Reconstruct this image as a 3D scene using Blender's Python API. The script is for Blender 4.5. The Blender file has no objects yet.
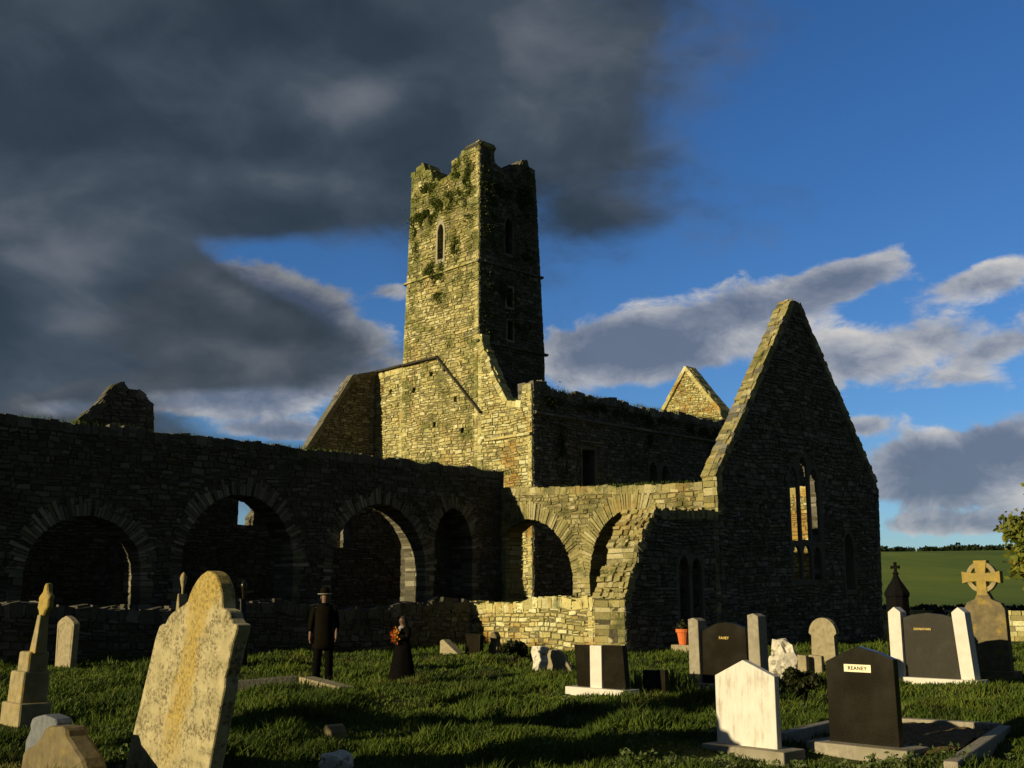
import bpy, bmesh, math, random
import numpy as np
from mathutils import Vector, Matrix, noise as mnoise
from mathutils.geometry import tessellate_polygon
SC = bpy.context.scene
COL = SC.collection
R = math.radians
# ------------------------------------------------------------ camera
PITCH = 11.18
cd = bpy.data.cameras.new("camera"); cam = bpy.data.objects.new("camera", cd); COL.objects.link(cam)
cam.location = (0, 0, 1.6); cam.rotation_euler = (R(90 + PITCH), 0, 0)
cd.sensor_width = 36; cd.lens = 36 * 1093 / 1024; cd.clip_end = 6000; cd.clip_start = 0.1
SC.camera = cam
# ------------------------------------------------------------ light
SUN_AZ, SUN_EL = 235.7, 13.3
sd = Vector((math.sin(R(SUN_AZ)) * math.cos(R(SUN_EL)), math.cos(R(SUN_AZ)) * math.cos(R(SUN_EL)), math.sin(R(SUN_EL))))
sl = bpy.data.lights.new("sun", 'SUN'); sun = bpy.data.objects.new("sun", sl); COL.objects.link(sun)
sl.energy = 5.0; sl.angle = R(0.5); sl.color = (1.0, 0.81, 0.47)
sun.rotation_euler = sd.to_track_quat('Z', 'Y').to_euler(); sun.location = (-60, -40, 40)
SKY_STRENGTH = 0.05
SC.view_settings.view_transform = 'Standard'; SC.view_settings.look = 'None'
SC.view_settings.exposure = 0.15; SC.view_settings.gamma = 1.0; SC.view_settings.use_curve_mapping = False
SC.cycles.max_bounces = 5; SC.cycles.diffuse_bounces = 3; SC.cycles.transparent_max_bounces = 4

def pxdir(x, y):      # azimuth and elevation of a direction of view, radians (used to lay out the cloud banks of the sky)
    cx, cy = (x - 512) / 1093, (384 - y) / 1093; p = R(PITCH)
    v = Vector((cx, math.cos(p) - cy * math.sin(p), math.sin(p) + cy * math.cos(p))).normalized()
    return math.atan2(v.x, v.y), math.asin(v.z)

class NT:
    def __init__(s, tree): s.t = tree; s.n = tree.nodes; s.l = tree.links
    def new(s, typ, **kw):
        n = s.n.new(typ)
        for k, v in kw.items(): setattr(n, k, v)
        return n
    def put(s, sock, v):
        if hasattr(v, 'is_linked') or isinstance(v, bpy.types.NodeSocket): s.l.new(v, sock)
        else: sock.default_value = v
    def m(s, op, a, b=0.0, c=0.0, clamp=False):
        n = s.new('ShaderNodeMath', operation=op, use_clamp=clamp)
        s.put(n.inputs[0], a); s.put(n.inputs[1], b); s.put(n.inputs[2], c)
        return n.outputs[0]
    def noise(s, vec, scale, detail=4, rough=0.55, dist=0.0):
        n = s.new('ShaderNodeTexNoise'); s.put(n.inputs['Vector'], vec)
        n.inputs['Scale'].default_value = scale; n.inputs['Detail'].default_value = detail
        n.inputs['Roughness'].default_value = rough; n.inputs['Distortion'].default_value = dist
        return n.outputs['Fac']
    def ramp(s, f, stops, interp='LINEAR'):
        n = s.new('ShaderNodeValToRGB'); s.put(n.inputs[0], f); cr = n.color_ramp; cr.interpolation = interp
        while len(cr.elements) < len(stops): cr.elements.new(0.5)
        for e, (p, c) in zip(cr.elements, stops):
            e.position = p; e.color = (c[0], c[1], c[2], 1) if hasattr(c, '__len__') else (c, c, c, 1)
        return n.outputs[0]
    def mix(s, f, a, b, typ='MIX'):
        n = s.new('ShaderNodeMix', data_type='RGBA', blend_type=typ)
        s.put(n.inputs[0], f)
        for k, v in ((6, a), (7, b)):
            if hasattr(v, '__len__') and not isinstance(v, bpy.types.NodeSocket): v = (v[0], v[1], v[2], 1)
            s.put(n.inputs[k], v)
        return n.outputs[2]
    def smooth(s, v, a, b):
        n = s.new('ShaderNodeMapRange', interpolation_type='SMOOTHSTEP'); s.put(n.inputs[0], v)
        n.inputs[1].default_value = a; n.inputs[2].default_value = b; return n.outputs[0]

def build_world():
    w = bpy.data.worlds.new("World"); SC.world = w; w.use_nodes = True
    t = w.node_tree; t.nodes.clear(); q = NT(t)
    out = q.new('ShaderNodeOutputWorld'); bg = q.new('ShaderNodeBackground')
    bg.inputs['Strength'].default_value = SKY_STRENGTH
    sky = q.new('ShaderNodeTexSky', sky_type='NISHITA'); sky.sun_disc = False
    sky.sun_elevation = R(SUN_EL); sky.sun_rotation = R(SUN_AZ); sky.air_density = 1.0; sky.dust_density = 0.2; sky.ozone_density = 3.0
    hs = q.new('ShaderNodeHueSaturation'); hs.inputs['Saturation'].default_value = 1.15; hs.inputs['Value'].default_value = 1.0
    q.l.new(sky.outputs[0], hs.inputs['Color'])
    blue = q.mix(1.0, hs.outputs[0], (1.20, 1.52, 2.05), 'MULTIPLY')
    tc = q.new('ShaderNodeTexCoord'); d = tc.outputs['Generated']
    sep = q.new('ShaderNodeSeparateXYZ'); q.l.new(d, sep.inputs[0])
    az = q.m('ARCTAN2', sep.outputs[0], sep.outputs[1]); el = q.m('ARCSINE', sep.outputs[2])
    mp = q.new('ShaderNodeMapping'); q.l.new(d, mp.inputs[0]); mp.inputs['Scale'].default_value = (1, 1, 1.7)
    v = mp.outputs[0]
    wn = q.new('ShaderNodeTexNoise'); q.l.new(v, wn.inputs['Vector']); wn.inputs['Scale'].default_value = 5.0; wn.inputs['Detail'].default_value = 3
    va = q.new('ShaderNodeVectorMath', operation='MULTIPLY_ADD'); q.l.new(wn.outputs['Color'], va.inputs[0]); va.inputs[1].default_value = (.12, .12, .12); q.l.new(v, va.inputs[2])
    v2 = va.outputs[0]
    def blob(x, y, rx, ry, w, ang=0):       # soft elliptical cloud bank round a direction
        a0, e0 = pxdir(x, y); sx = rx / 1120.0; sy = ry / 1120.0
        da = q.m('SUBTRACT', az, a0); de = q.m('SUBTRACT', el, e0); c, s_ = math.cos(R(ang)), math.sin(R(ang))
        p = q.m('ADD', q.m('MULTIPLY', da, c / sx), q.m('MULTIPLY', de, s_ / sx))
        r = q.m('ADD', q.m('MULTIPLY', da, -s_ / sy), q.m('MULTIPLY', de, c / sy))
        g = q.m('EXPONENT', q.m('MULTIPLY', q.m('ADD', q.m('MULTIPLY', p, p), q.m('MULTIPLY', r, r)), -1.0))
        return q.m('MULTIPLY', g, w)
    def total(bl):
        acc = None
        for b in bl:
            g = blob(*b); acc = g if acc is None else q.m('ADD', acc, g)
        return acc
    n1 = q.noise(v2, 5.5, 10, 0.6); n2 = q.noise(v2, 17.0, 8, 0.62); n3 = q.noise(v2, 3.6, 8, 0.52)
    nn = q.m('ADD', q.m('MULTIPLY', n1, 0.66), q.m('MULTIPLY', n2, 0.34))
    # the heavy rain cloud
    dark = total([(80, 80, 420, 240, 1.0), (400, 60, 320, 125, .85, -12), (570, 120, 190, 70, .18, -25), (40, 335, 190, 85, .85), (660, 20, 150, 90, .34),
                  (-700, 300, 600, 500, .9), (600, 215, 60, 22, .3), (265, 262, 125, 24, -.75, -12), (345, 292, 70, 26, -.55, -20), (350, 250, 90, 22, -.3),
                  (230, 402, 130, 16, -.75), (60, 408, 55, 12, -.6), (290, 284, 75, 14, -.4, -20), (300, 430, 120, 12, -.5)])
    over = q.m('MULTIPLY', q.smooth(el, .62, .95), 1.1); behind = q.m('MULTIPLY', q.smooth(q.m('ABSOLUTE', az), .85, 1.3), .8)  # unseen cloud overhead and behind, added to dim the sky's fill light
    dark = q.m('ADD', dark, q.m('MAXIMUM', over, behind))
    dn = q.m('ADD', dark, q.m('MULTIPLY', q.m('SUBTRACT', q.m('ADD', q.m('MULTIPLY', n3, .75), q.m('MULTIPLY', n2, .25)), 0.5), 1.9))
    dm = q.smooth(dn, 0.16, 0.72)
    # the paler fair-weather banks
    pale = total([(700, 335, 175, 36, .95, 14), (845, 278, 52, 18, .8, 12), (620, 345, 80, 35, .6), (880, 352, 150, 26, .72, 8), (985, 278, 52, 18, .85, 12), (1000, 350, 60, 14, .4, 20),
                  (960, 468, 95, 30, 1.15, 10), (1010, 455, 90, 30, .5), (960, 525, 120, 12, .55), (862, 425, 26, 10, .6), (300, 335, 125, 42, 1.15, -8), (240, 290, 70, 26, .8, -12), (180, 350, 120, 40, .6), (75, 408, 45, 14, .9), (200, 402, 110, 14, .9), (290, 432, 80, 12, .9),
                  (393, 290, 30, 12, .7), (300, 385, 160, 16, .35), (960, 380, 60, 12, .35), (40, 420, 60, 20, .4), (1500, 380, 420, 160, .6)])
    pn = q.m('ADD', pale, q.m('MULTIPLY', q.m('SUBTRACT', nn, 0.5), 2.7))
    pm = q.smooth(pn, 0.36, 0.64)
    K = 1.0 / SKY_STRENGTH
    def sc(c): return tuple(x * K for x in c)
    # pale cloud: bright tops, slate blue bellies (density measured a bit higher up gives the top side)
    mp2 = q.new('ShaderNodeVectorMath', operation='ADD'); q.l.new(v2, mp2.inputs[0]); mp2.inputs[1].default_value = (0, 0, .03)
    nu = q.noise(mp2.outputs[0], 5.5, 10, 0.6); nd = q.m('SUBTRACT', n1, nu)
    lit = q.m('ADD', q.m('MULTIPLY', nd, 3.0), q.m('ADD', q.m('MULTIPLY', q.m('SUBTRACT', 1.0, q.m('MULTIPLY', pn, 0.95)), 0.75), q.m('MULTIPLY', n2, 0.3)), clamp=True)
    pc = q.ramp(lit, [(0.0, sc((.12, .15, .21))), (0.22, sc((.19, .215, .275))), (0.45, sc((.33, .345, .38))), (0.78, sc((.56, .54, .51)))])
    leftw = q.m('MULTIPLY', q.m('SUBTRACT', 1.0, q.smooth(az, pxdir(330, 300)[0], pxdir(440, 300)[0])), q.smooth(el, pxdir(200, 405)[1], pxdir(200, 350)[1]))
    pc = q.mix(q.m('MULTIPLY', leftw, .8), pc, q.mix(1.0, pc, (.30, .32, .35), 'MULTIPLY'))
    dk = q.m('ADD', q.m('ADD', q.m('MULTIPLY', q.noise(v2, 7.5, 6, 0.5), .8), .1), q.m('MULTIPLY', q.m('SUBTRACT', 1.0, dm), 0.12), clamp=True)
    dk = q.m('ADD', dk, total([(350, 100, 85, 30, .22, 10), (250, 175, 120, 20, .16), (60, 262, 60, 28, .20), (240, 300, 60, 18, .22, -15), (75, 318, 40, 18, .12), (560, 60, 120, 60, .12), (150, 190, 500, 20, .0)]))
    dc = q.ramp(dk, [(0.30, sc((.020, .030, .040))), (0.47, sc((.031, .044, .057))), (0.60, sc((.052, .068, .088))), (0.80, sc((.13, .145, .165)))])
    c1 = q.mix(q.m('MULTIPLY', pm, .93), blue, pc)
    c2 = q.mix(q.m('MULTIPLY', dm, .95), c1, dc)
    q.l.new(c2, bg.inputs['Color']); q.l.new(bg.outputs[0], out.inputs[0])
build_world()

# ------------------------------------------------------------ frame of the friary: U runs to the far right, V to the far left
U = np.array([math.sin(R(46.5)), math.cos(R(46.5))]); V = np.array([-U[1], U[0]]); G = np.array([7.0, 37.3])
def P(u, v, z=0.0):
    a = G + u * U + v * V; return (float(a[0]), float(a[1]), z)
FACE = R(-46.5)       # rotation of everything that faces the low sun like the lit walls

# ------------------------------------------------------------ ground height
FLAT = [(-2.9, 9.9), (-6.5, 14.7), (-4.4, 10.6), (3.84, 12.3), (2.56, 12.43), (1.43, 18.9), (2.4, 19.05), (3.8, 20.1), (7.9, 21.5), (9.7, 23.0), (7.8, 28.3), (-11, 27.5), (-3.9, 23), (-2.2, 22.2), (.6, 26.3), (5.4, 22.7), (5.2, 14.2), (-1.7, 11.2), (3.3, 11.7), (2.1, 12.0)]
def hgt(x, y):
    r = math.hypot(x, y)
    near = max(0.0, 1 - r / 70.0)
    z = 0.11 * math.sin(x * 0.9 + 0.5 * y) * math.sin(y * 0.62 - 0.3 * x + 1.0) + 0.05 * math.sin(1.9 * x - 0.7 * y + 2) * math.sin(1.3 * y + .8 * x)
    z += 0.16 * (mnoise.noise(Vector((x * .35, y * .35, 3.1)))) + 0.09 * mnoise.noise(Vector((x * 1.1, y * 1.1, 7.7)))
    z *= min(1.0, near * 1.6)
    if r < 32:
        for a, b in FLAT: z *= 1 - .92 * math.exp(-((x - a) ** 2 + (y - b) ** 2) / 1.0)
    if r < 20: z -= .13 * math.exp(-((x - 3.2) ** 2 + (y - 11.55) ** 2) / .75) + .10 * math.exp(-((x - 2.1) ** 2 + (y - 11.7) ** 2) / .5)
    if r > 60:
        t = min(1.0, (r - 60) / 540.0); s = t * t * (3 - 2 * t)
        z += s * 24.5 + 2.5 * s * mnoise.noise(Vector((x * .004, y * .004, 0)))
        if r > 640: z -= min(40, (r - 640) * 0.05)
    return z

# ------------------------------------------------------------ materials
MATS = {}
def newmat(name, rough=0.9):
    m = bpy.data.materials.new(name); m.use_nodes = True; q = NT(m.node_tree)
    b = m.node_tree.nodes['Principled BSDF']; b.inputs['Roughness'].default_value = rough
    if 'Specular IOR Level' in b.inputs: b.inputs['Specular IOR Level'].default_value = 0.25
    MATS[name] = m
    return m, q, b
def pos(q, obj=False):
    if obj: return q.new('ShaderNodeTexCoord').outputs['Object']
    return q.new('ShaderNodeNewGeometry').outputs['Position']
def bump(q, b, h, strength=0.6, dist=0.03):
    n = q.new('ShaderNodeBump'); n.inputs['Strength'].default_value = strength; n.inputs['Distance'].default_value = dist
    q.l.new(h, n.inputs['Height']); q.l.new(n.outputs[0], b.inputs['Normal'])

def masonry_mat(name, cols, moss=0.45, lichen=0.0, bumps=0.9, mc=(.045, .06, .014), high=None):
    m, q, b = newmat(name, 0.95)
    g = q.new('ShaderNodeNewGeometry'); p = g.outputs['Position']; rnd = g.outputs['Random Per Island']
    c = q.ramp(rnd, [(i / (len(cols) - 1), k) for i, k in enumerate(cols)])
    n = q.noise(p, 3.5, 6, .6); nf = q.noise(p, 22, 5, .65)
    c = q.mix(q.m('MULTIPLY', q.smooth(nf, .42, .8), .75), c, (.07, .062, .03), 'MIX')
    c = q.mix(q.m('MULTIPLY', q.smooth(n, .55, .8), .45), c, tuple(min(1, k * 1.5) for k in cols[5]))
    if lichen:
        nl = q.noise(p, .55, 4, .6); c = q.mix(q.m('MULTIPLY', q.smooth(nl, .52, .66), lichen), c, (.34, .20, .04))
    nm = q.noise(p, .8, 6, .7)
    if high:      # moss thickens towards the battlements
        sz = q.new('ShaderNodeSeparateXYZ'); q.l.new(p, sz.inputs[0]); nm = q.m('ADD', nm, q.m('MULTIPLY', q.smooth(sz.outputs[2], *high), .10))
    c = q.mix(q.m('MULTIPLY', q.smooth(nm, .62 - moss * .25, .80 - moss * .25), .8), c, mc)
    q.l.new(c, b.inputs['Base Color'])
    h = q.m('ADD', q.m('MULTIPLY', n, .9), q.m('MULTIPLY', nf, .5))
    bump(q, b, h, bumps, .06)
    return m
STONE = [(.20, .185, .075), (.38, .35, .16), (.28, .26, .11), (.55, .51, .30), (.16, .145, .065), (.42, .38, .17), (.32, .28, .11)]
GREY = [(.10, .098, .085), (.17, .165, .14), (.12, .118, .10), (.27, .265, .235), (.075, .075, .065), (.18, .17, .14), (.13, .125, .105)]  # shade put into the colour: darker grey tone for walls turned from sun
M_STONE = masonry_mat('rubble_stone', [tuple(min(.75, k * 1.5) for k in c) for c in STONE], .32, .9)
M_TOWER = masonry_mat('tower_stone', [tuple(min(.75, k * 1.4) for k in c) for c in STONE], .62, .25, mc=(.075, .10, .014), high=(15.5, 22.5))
M_GREY = masonry_mat('shade_toned_rubble', GREY, .35, 0)
M_TGREY = masonry_mat('shaded_tower_stone', [tuple(k * .85 for k in c) for c in GREY], .6, 0)  # darker copy of the tower stone, its shaded side put into the colour
M_ARC = masonry_mat('arcade_stone', [tuple(k * .9 for k in c) for c in STONE], .5, .3)
M_VOUS = masonry_mat('grey_arch_stone', [(.08, .08, .06), (.27, .255, .19), (.12, .115, .085), (.38, .36, .28), (.07, .07, .055), (.20, .185, .12)], .2, 0)
M_DARK = masonry_mat('shade_darkened_rubble', [tuple(k * .68 for k in c) for c in GREY], .4, 0)  # darkened further: shade of the long and low walls is in the colour
def dressed_mat():
    m, q, b = newmat('dressed_stone', .9); g = q.new('ShaderNodeNewGeometry'); p = g.outputs['Position']
    c = q.ramp(g.outputs['Random Per Island'], [(0, (.30, .28, .21)), (.5, (.40, .37, .28)), (1, (.24, .225, .17))])
    nf = q.noise(p, 18, 5, .65); c = q.mix(q.smooth(nf, .4, .8), c, (.14, .13, .09)); q.l.new(c, b.inputs['Base Color']); bump(q, b, nf, .6, .03); return m
M_DRESS = dressed_mat()
def mortar_mat(nm, c):
    m, q, b = newmat(nm, 1); p = pos(q); n = q.noise(p, 9, 6, .65)
    q.l.new(q.ramp(n, c), b.inputs['Base Color']); bump(q, b, n, 1, .06); return m
M_MORTAR = mortar_mat('shaded_mortar', [(.3, (.035, .033, .022)), (.7, (.11, .10, .065))])
M_MORTL = mortar_mat('sunlit_mortar', [(.3, (.07, .06, .03)), (.7, (.22, .20, .10))])  # sunlit and shaded mortar tones: the light is put into the colour
def simple(name, c1, c2, scale=8, rough=.9, bs=.5, bd=.02, obj=True, extra=None, ec=(0, 0, 0), es=(.55, .65), esc=3):
    m, q, b = newmat(name, rough); p = pos(q, obj); n = q.noise(p, scale, 6, .62)
    c = q.ramp(n, [(.3, c1), (.7, c2)])
    if extra: c = q.mix(q.m('MULTIPLY', q.smooth(q.noise(p, esc, 7, .7), *es), extra), c, ec)
    q.l.new(c, b.inputs['Base Color']); bump(q, b, n, bs, bd); return m
def lichen_stone():
    m, q, b = newmat('lichened_limestone', .95); p = pos(q, True)
    n = q.noise(p, 6, 6, .6); c = q.ramp(n, [(.3, (.27, .24, .13)), (.7, (.48, .43, .26))])
    # grey black lichen specks
    sp = q.noise(p, 27, 5, .75); big = q.noise(p, 4.5, 4, .6)
    s1 = q.m('MULTIPLY', q.smooth(sp, .44, .56), q.smooth(q.noise(p, 5, 7, .75), .44, .56))
    c = q.mix(q.m('MULTIPLY', s1, .85), c, (.085, .07, .04))
    sp2 = q.noise(p, 14, 6, .75); c = q.mix(q.m('MULTIPLY', q.smooth(sp2, .56, .68), .6), c, (.14, .12, .08))
    # yellow lichen stain running down from the rounded top
    se = q.new('ShaderNodeSeparateXYZ'); q.l.new(p, se.inputs[0])
    cx = q.m('MULTIPLY_ADD', se.outputs[2], .36, -.27)
    w = q.m('ADD', q.m('ABSOLUTE', q.m('SUBTRACT', se.outputs[0], cx)), q.m('MULTIPLY', q.m('SUBTRACT', big, .5), .55))
    wz = q.m('ADD', .24, q.m('MULTIPLY', q.smooth(se.outputs[2], 1.45, 1.75), .5))
    f = q.m('SUBTRACT', 1.0, q.m('DIVIDE', w, wz)); f = q.smooth(q.m('ADD', f, q.m('MULTIPLY', q.m('SUBTRACT', sp2, .5), 1.3)), 0.0, .8)
    f = q.m('MULTIPLY', f, q.smooth(se.outputs[2], -.1, .7))
    q2 = q.mix(q.smooth(sp, .4, .62), (.42, .30, .05), (.20, .15, .04))
    c = q.mix(q.m('MULTIPLY', f, q.m('MULTIPLY_ADD', n, .7, .35)), c, q2)
    q.l.new(c, b.inputs['Base Color']); bump(q, b, q.m('ADD', sp, n), .55, .012); return m
M_LICH = lichen_stone()
M_OLD = simple('old_limestone', (.20, .17, .09), (.36, .31, .18), 7, extra=.8, ec=(.40, .26, .03), es=(.5, .66), esc=2.6)
M_OLDG = simple('weathered_sandstone', (.22, .19, .12), (.36, .32, .21), 9, extra=.6, ec=(.10, .09, .05), es=(.5, .7), esc=5)
M_CELT = simple('brown_stone', (.10, .085, .05), (.20, .165, .09), 7, extra=.75, ec=(.34, .24, .03), es=(.52, .66), esc=2.2)
M_CROSSY = simple('yellow_lichened_stone', (.24, .19, .06), (.38, .28, .07), 9, extra=.6, ec=(.22, .18, .10), es=(.52, .66), esc=5)
M_MARB = simple('white_marble', (.56, .54, .49), (.68, .67, .63), 5, .55, .12, .01, extra=.35, ec=(.42, .38, .30), es=(.5, .75), esc=6)
def marble_streak():
    m, q, b = newmat('streaked_marble', .55); p = pos(q, True)
    mp = q.new('ShaderNodeMapping'); q.l.new(p, mp.inputs[0]); mp.inputs['Scale'].default_value = (1, 1, .22)
    n = q.noise(mp.outputs[0], 16, 6, .65); n2 = q.noise(p, 3, 4)
    c = q.ramp(q.m('ADD', q.m('MULTIPLY', n, .7), q.m('MULTIPLY', n2, .3)), [(.35, (.70, .69, .66)), (.52, (.62, .60, .56)), (.66, (.38, .35, .30))])
    q.l.new(c, b.inputs['Base Color']); return m
M_MARBS = marble_streak()
M_CONC = simple('grey_concrete', (.22, .20, .16), (.36, .33, .26), 12, extra=.5, ec=(.10, .11, .04), es=(.5, .7), esc=3)
def granite():
    m, q, b = newmat('black_granite', .22); p = pos(q, True); n = q.noise(p, 60, 3, .6); n2 = q.noise(p, 2, 3)
    c = q.ramp(n, [(.35, (.007, .006, .004)), (.7, (.016, .014, .008))]); c = q.mix(q.m('MULTIPLY', q.smooth(n2, .4, .8), .35), c, (.026, .022, .010))
    q.l.new(c, b.inputs['Base Color']); q.l.new(q.m('MULTIPLY_ADD', n2, .3, .12), b.inputs['Roughness']); return m
M_GRAN = granite()
M_GRANL = simple('grey_green_granite', (.012, .012, .007), (.022, .021, .012), 30, .6, .1, .005, extra=.5, ec=(.05, .05, .042), es=(.45, .75), esc=1.6)
M_IRON = simple('black_iron', (.005, .005, .006), (.010, .010, .011), 20, .95)
MATS['black_iron'].node_tree.nodes['Principled BSDF'].inputs['Specular IOR Level'].default_value = .04
M_GOLD = simple('gilt_letters', (.75, .55, .16), (.85, .65, .22), 9, .4, .1)
M_PLATE = simple('cream_plate', (.80, .74, .52), (.84, .78, .58), 9, .5, .05)
M_INK = simple('black_letters', (.03, .025, .02), (.04, .035, .02), 9, .6, .05)
M_TERRA = simple('terracotta', (.55, .13, .03), (.66, .18, .05), 9, .8, .2)
M_BLUEG = simple('blue_grey_slate', (.10, .115, .135), (.19, .21, .235), 9, .7, .4, extra=.3, ec=(.3, .3, .3), es=(.6, .7), esc=9)
M_ROCKW = simple('white_quartz_rock', (.45, .42, .34), (.80, .77, .68), 12, .8, .9, .03, extra=.8, ec=(.10, .085, .05), es=(.52, .62), esc=7)
M_GRAVEL = simple('dry_weeds_and_gravel', (.07, .045, .016), (.28, .18, .07), 28, 1, 1, .04, obj=False)
M_SKIN = simple('skin', (.16, .10, .07), (.20, .12, .085), 9, .6, .05)
M_COATB = simple('dark_cloth', (.003, .003, .003), (.006, .0055, .005), 20, .95, .3)
M_COATW = simple('brown_wool', (.005, .0045, .003), (.010, .008, .005), 30, .95, .4)
M_ORANGE = simple('orange_scarf_cloth', (.50, .14, .01), (.60, .30, .03), 14, .8, .4)
M_REDC = simple('red_cloth', (.35, .03, .01), (.42, .05, .02), 14, .8, .4)
M_WHC = simple('pale_cloth', (.22, .21, .19), (.30, .29, .26), 14, .8, .2)
M_HAIR = simple('dark_hair', (.012, .009, .006), (.03, .02, .012), 40, .6, .5)
M_SLATE = simple('dark_slate', (.025, .024, .02), (.06, .055, .04), 9, .9)
M_BARK = simple('bark', (.06, .045, .03), (.12, .09, .06), 14, .95, .8)
for k_ in ('brown_wool', 'dark_cloth'): MATS[k_].node_tree.nodes['Principled BSDF'].inputs['Specular IOR Level'].default_value = .03
def leafmat(name, a, b_, c_, rough=.6, sub=True):
    m, q, b = newmat(name, rough); g = q.new('ShaderNodeNewGeometry')
    c = q.ramp(g.outputs['Random Per Island'], [(0, a), (.5, b_), (1, c_)]); q.l.new(c, b.inputs['Base Color'])
    if sub:
        o = m.node_tree.nodes['Material Output']; tr = q.new('ShaderNodeBsdfTranslucent'); q.l.new(c, tr.inputs[0])
        mx = q.new('ShaderNodeMixShader'); mx.inputs[0].default_value = .3; q.l.new(b.outputs[0], mx.inputs[1]); q.l.new(tr.outputs[0], mx.inputs[2]); q.l.new(mx.outputs[0], o.inputs[0])
    return m
M_IVY = leafmat('ivy_leaves', (.03, .05, .008), (.07, .10, .015), (.13, .15, .03))
M_LEAF = leafmat('autumn_leaves', (.09, .13, .015), (.17, .20, .03), (.28, .25, .04))
M_DLEAF = leafmat('dark_leaves', (.012, .018, .005), (.028, .038, .009), (.045, .05, .012))
M_HEDGE = leafmat('far_tree_leaves', (.012, .022, .007), (.02, .034, .01), (.032, .045, .012))
M_SPIKE = leafmat('long_blades', (.06, .09, .02), (.10, .14, .04), (.16, .19, .08))
def grass_mat():
    m, q, b = newmat('grass_blades', .7); p = pos(q); g = q.new('ShaderNodeNewGeometry')
    n = q.noise(p, .75, 7, .7); c = q.ramp(n, [(.36, (.022, .045, .005)), (.50, (.060, .105, .009)), (.66, (.13, .18, .018))])
    c = q.mix(q.m('MULTIPLY', q.smooth(g.outputs['Random Per Island'], .7, 1.0), .5), c, (.14, .13, .035)); c = q.mix(q.m('MULTIPLY', q.smooth(q.noise(p, .33, 6, .7), .56, .68), .55), c, (.16, .125, .04)); q.l.new(c, b.inputs['Base Color'])
    o = m.node_tree.nodes['Material Output']; tr = q.new('ShaderNodeBsdfTranslucent'); q.l.new(c, tr.inputs[0])
    mx = q.new('ShaderNodeMixShader'); mx.inputs[0].default_value = .25; q.l.new(b.outputs[0], mx.inputs[1]); q.l.new(tr.outputs[0], mx.inputs[2]); q.l.new(mx.outputs[0], o.inputs[0])
    return m
M_GRASS = grass_mat()
def ground_mat():
    m, q, b = newmat('turf', 1); p = pos(q)
    n = q.noise(p, 1.2, 6, .65); nf = q.noise(p, 14, 5, .7)
    c = q.ramp(n, [(.3, (.022, .034, .005)), (.7, (.045, .062, .010))]); c = q.mix(q.smooth(nf, .45, .8), c, (.03, .025, .01))
    mp = q.new('ShaderNodeMapping'); q.l.new(p, mp.inputs[0]); mp.inputs['Rotation'].default_value = (0, 0, .5); mp.inputs['Scale'].default_value = (1, .25, 1)
    nl = q.noise(mp.outputs[0], .035, 7, .65); fc = q.ramp(nl, [(.36, (.06, .11, .006)), (.5, (.10, .165, .009)), (.64, (.15, .20, .014))])
    ln = q.new('ShaderNodeVectorMath', operation='LENGTH'); q.l.new(p, ln.inputs[0])
    c = q.mix(q.smooth(ln.outputs['Value'], 62, 90), c, fc)
    q.l.new(c, b.inputs['Base Color']); bump(q, b, nf, .6, .05); return m
M_TURF = ground_mat()

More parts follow.
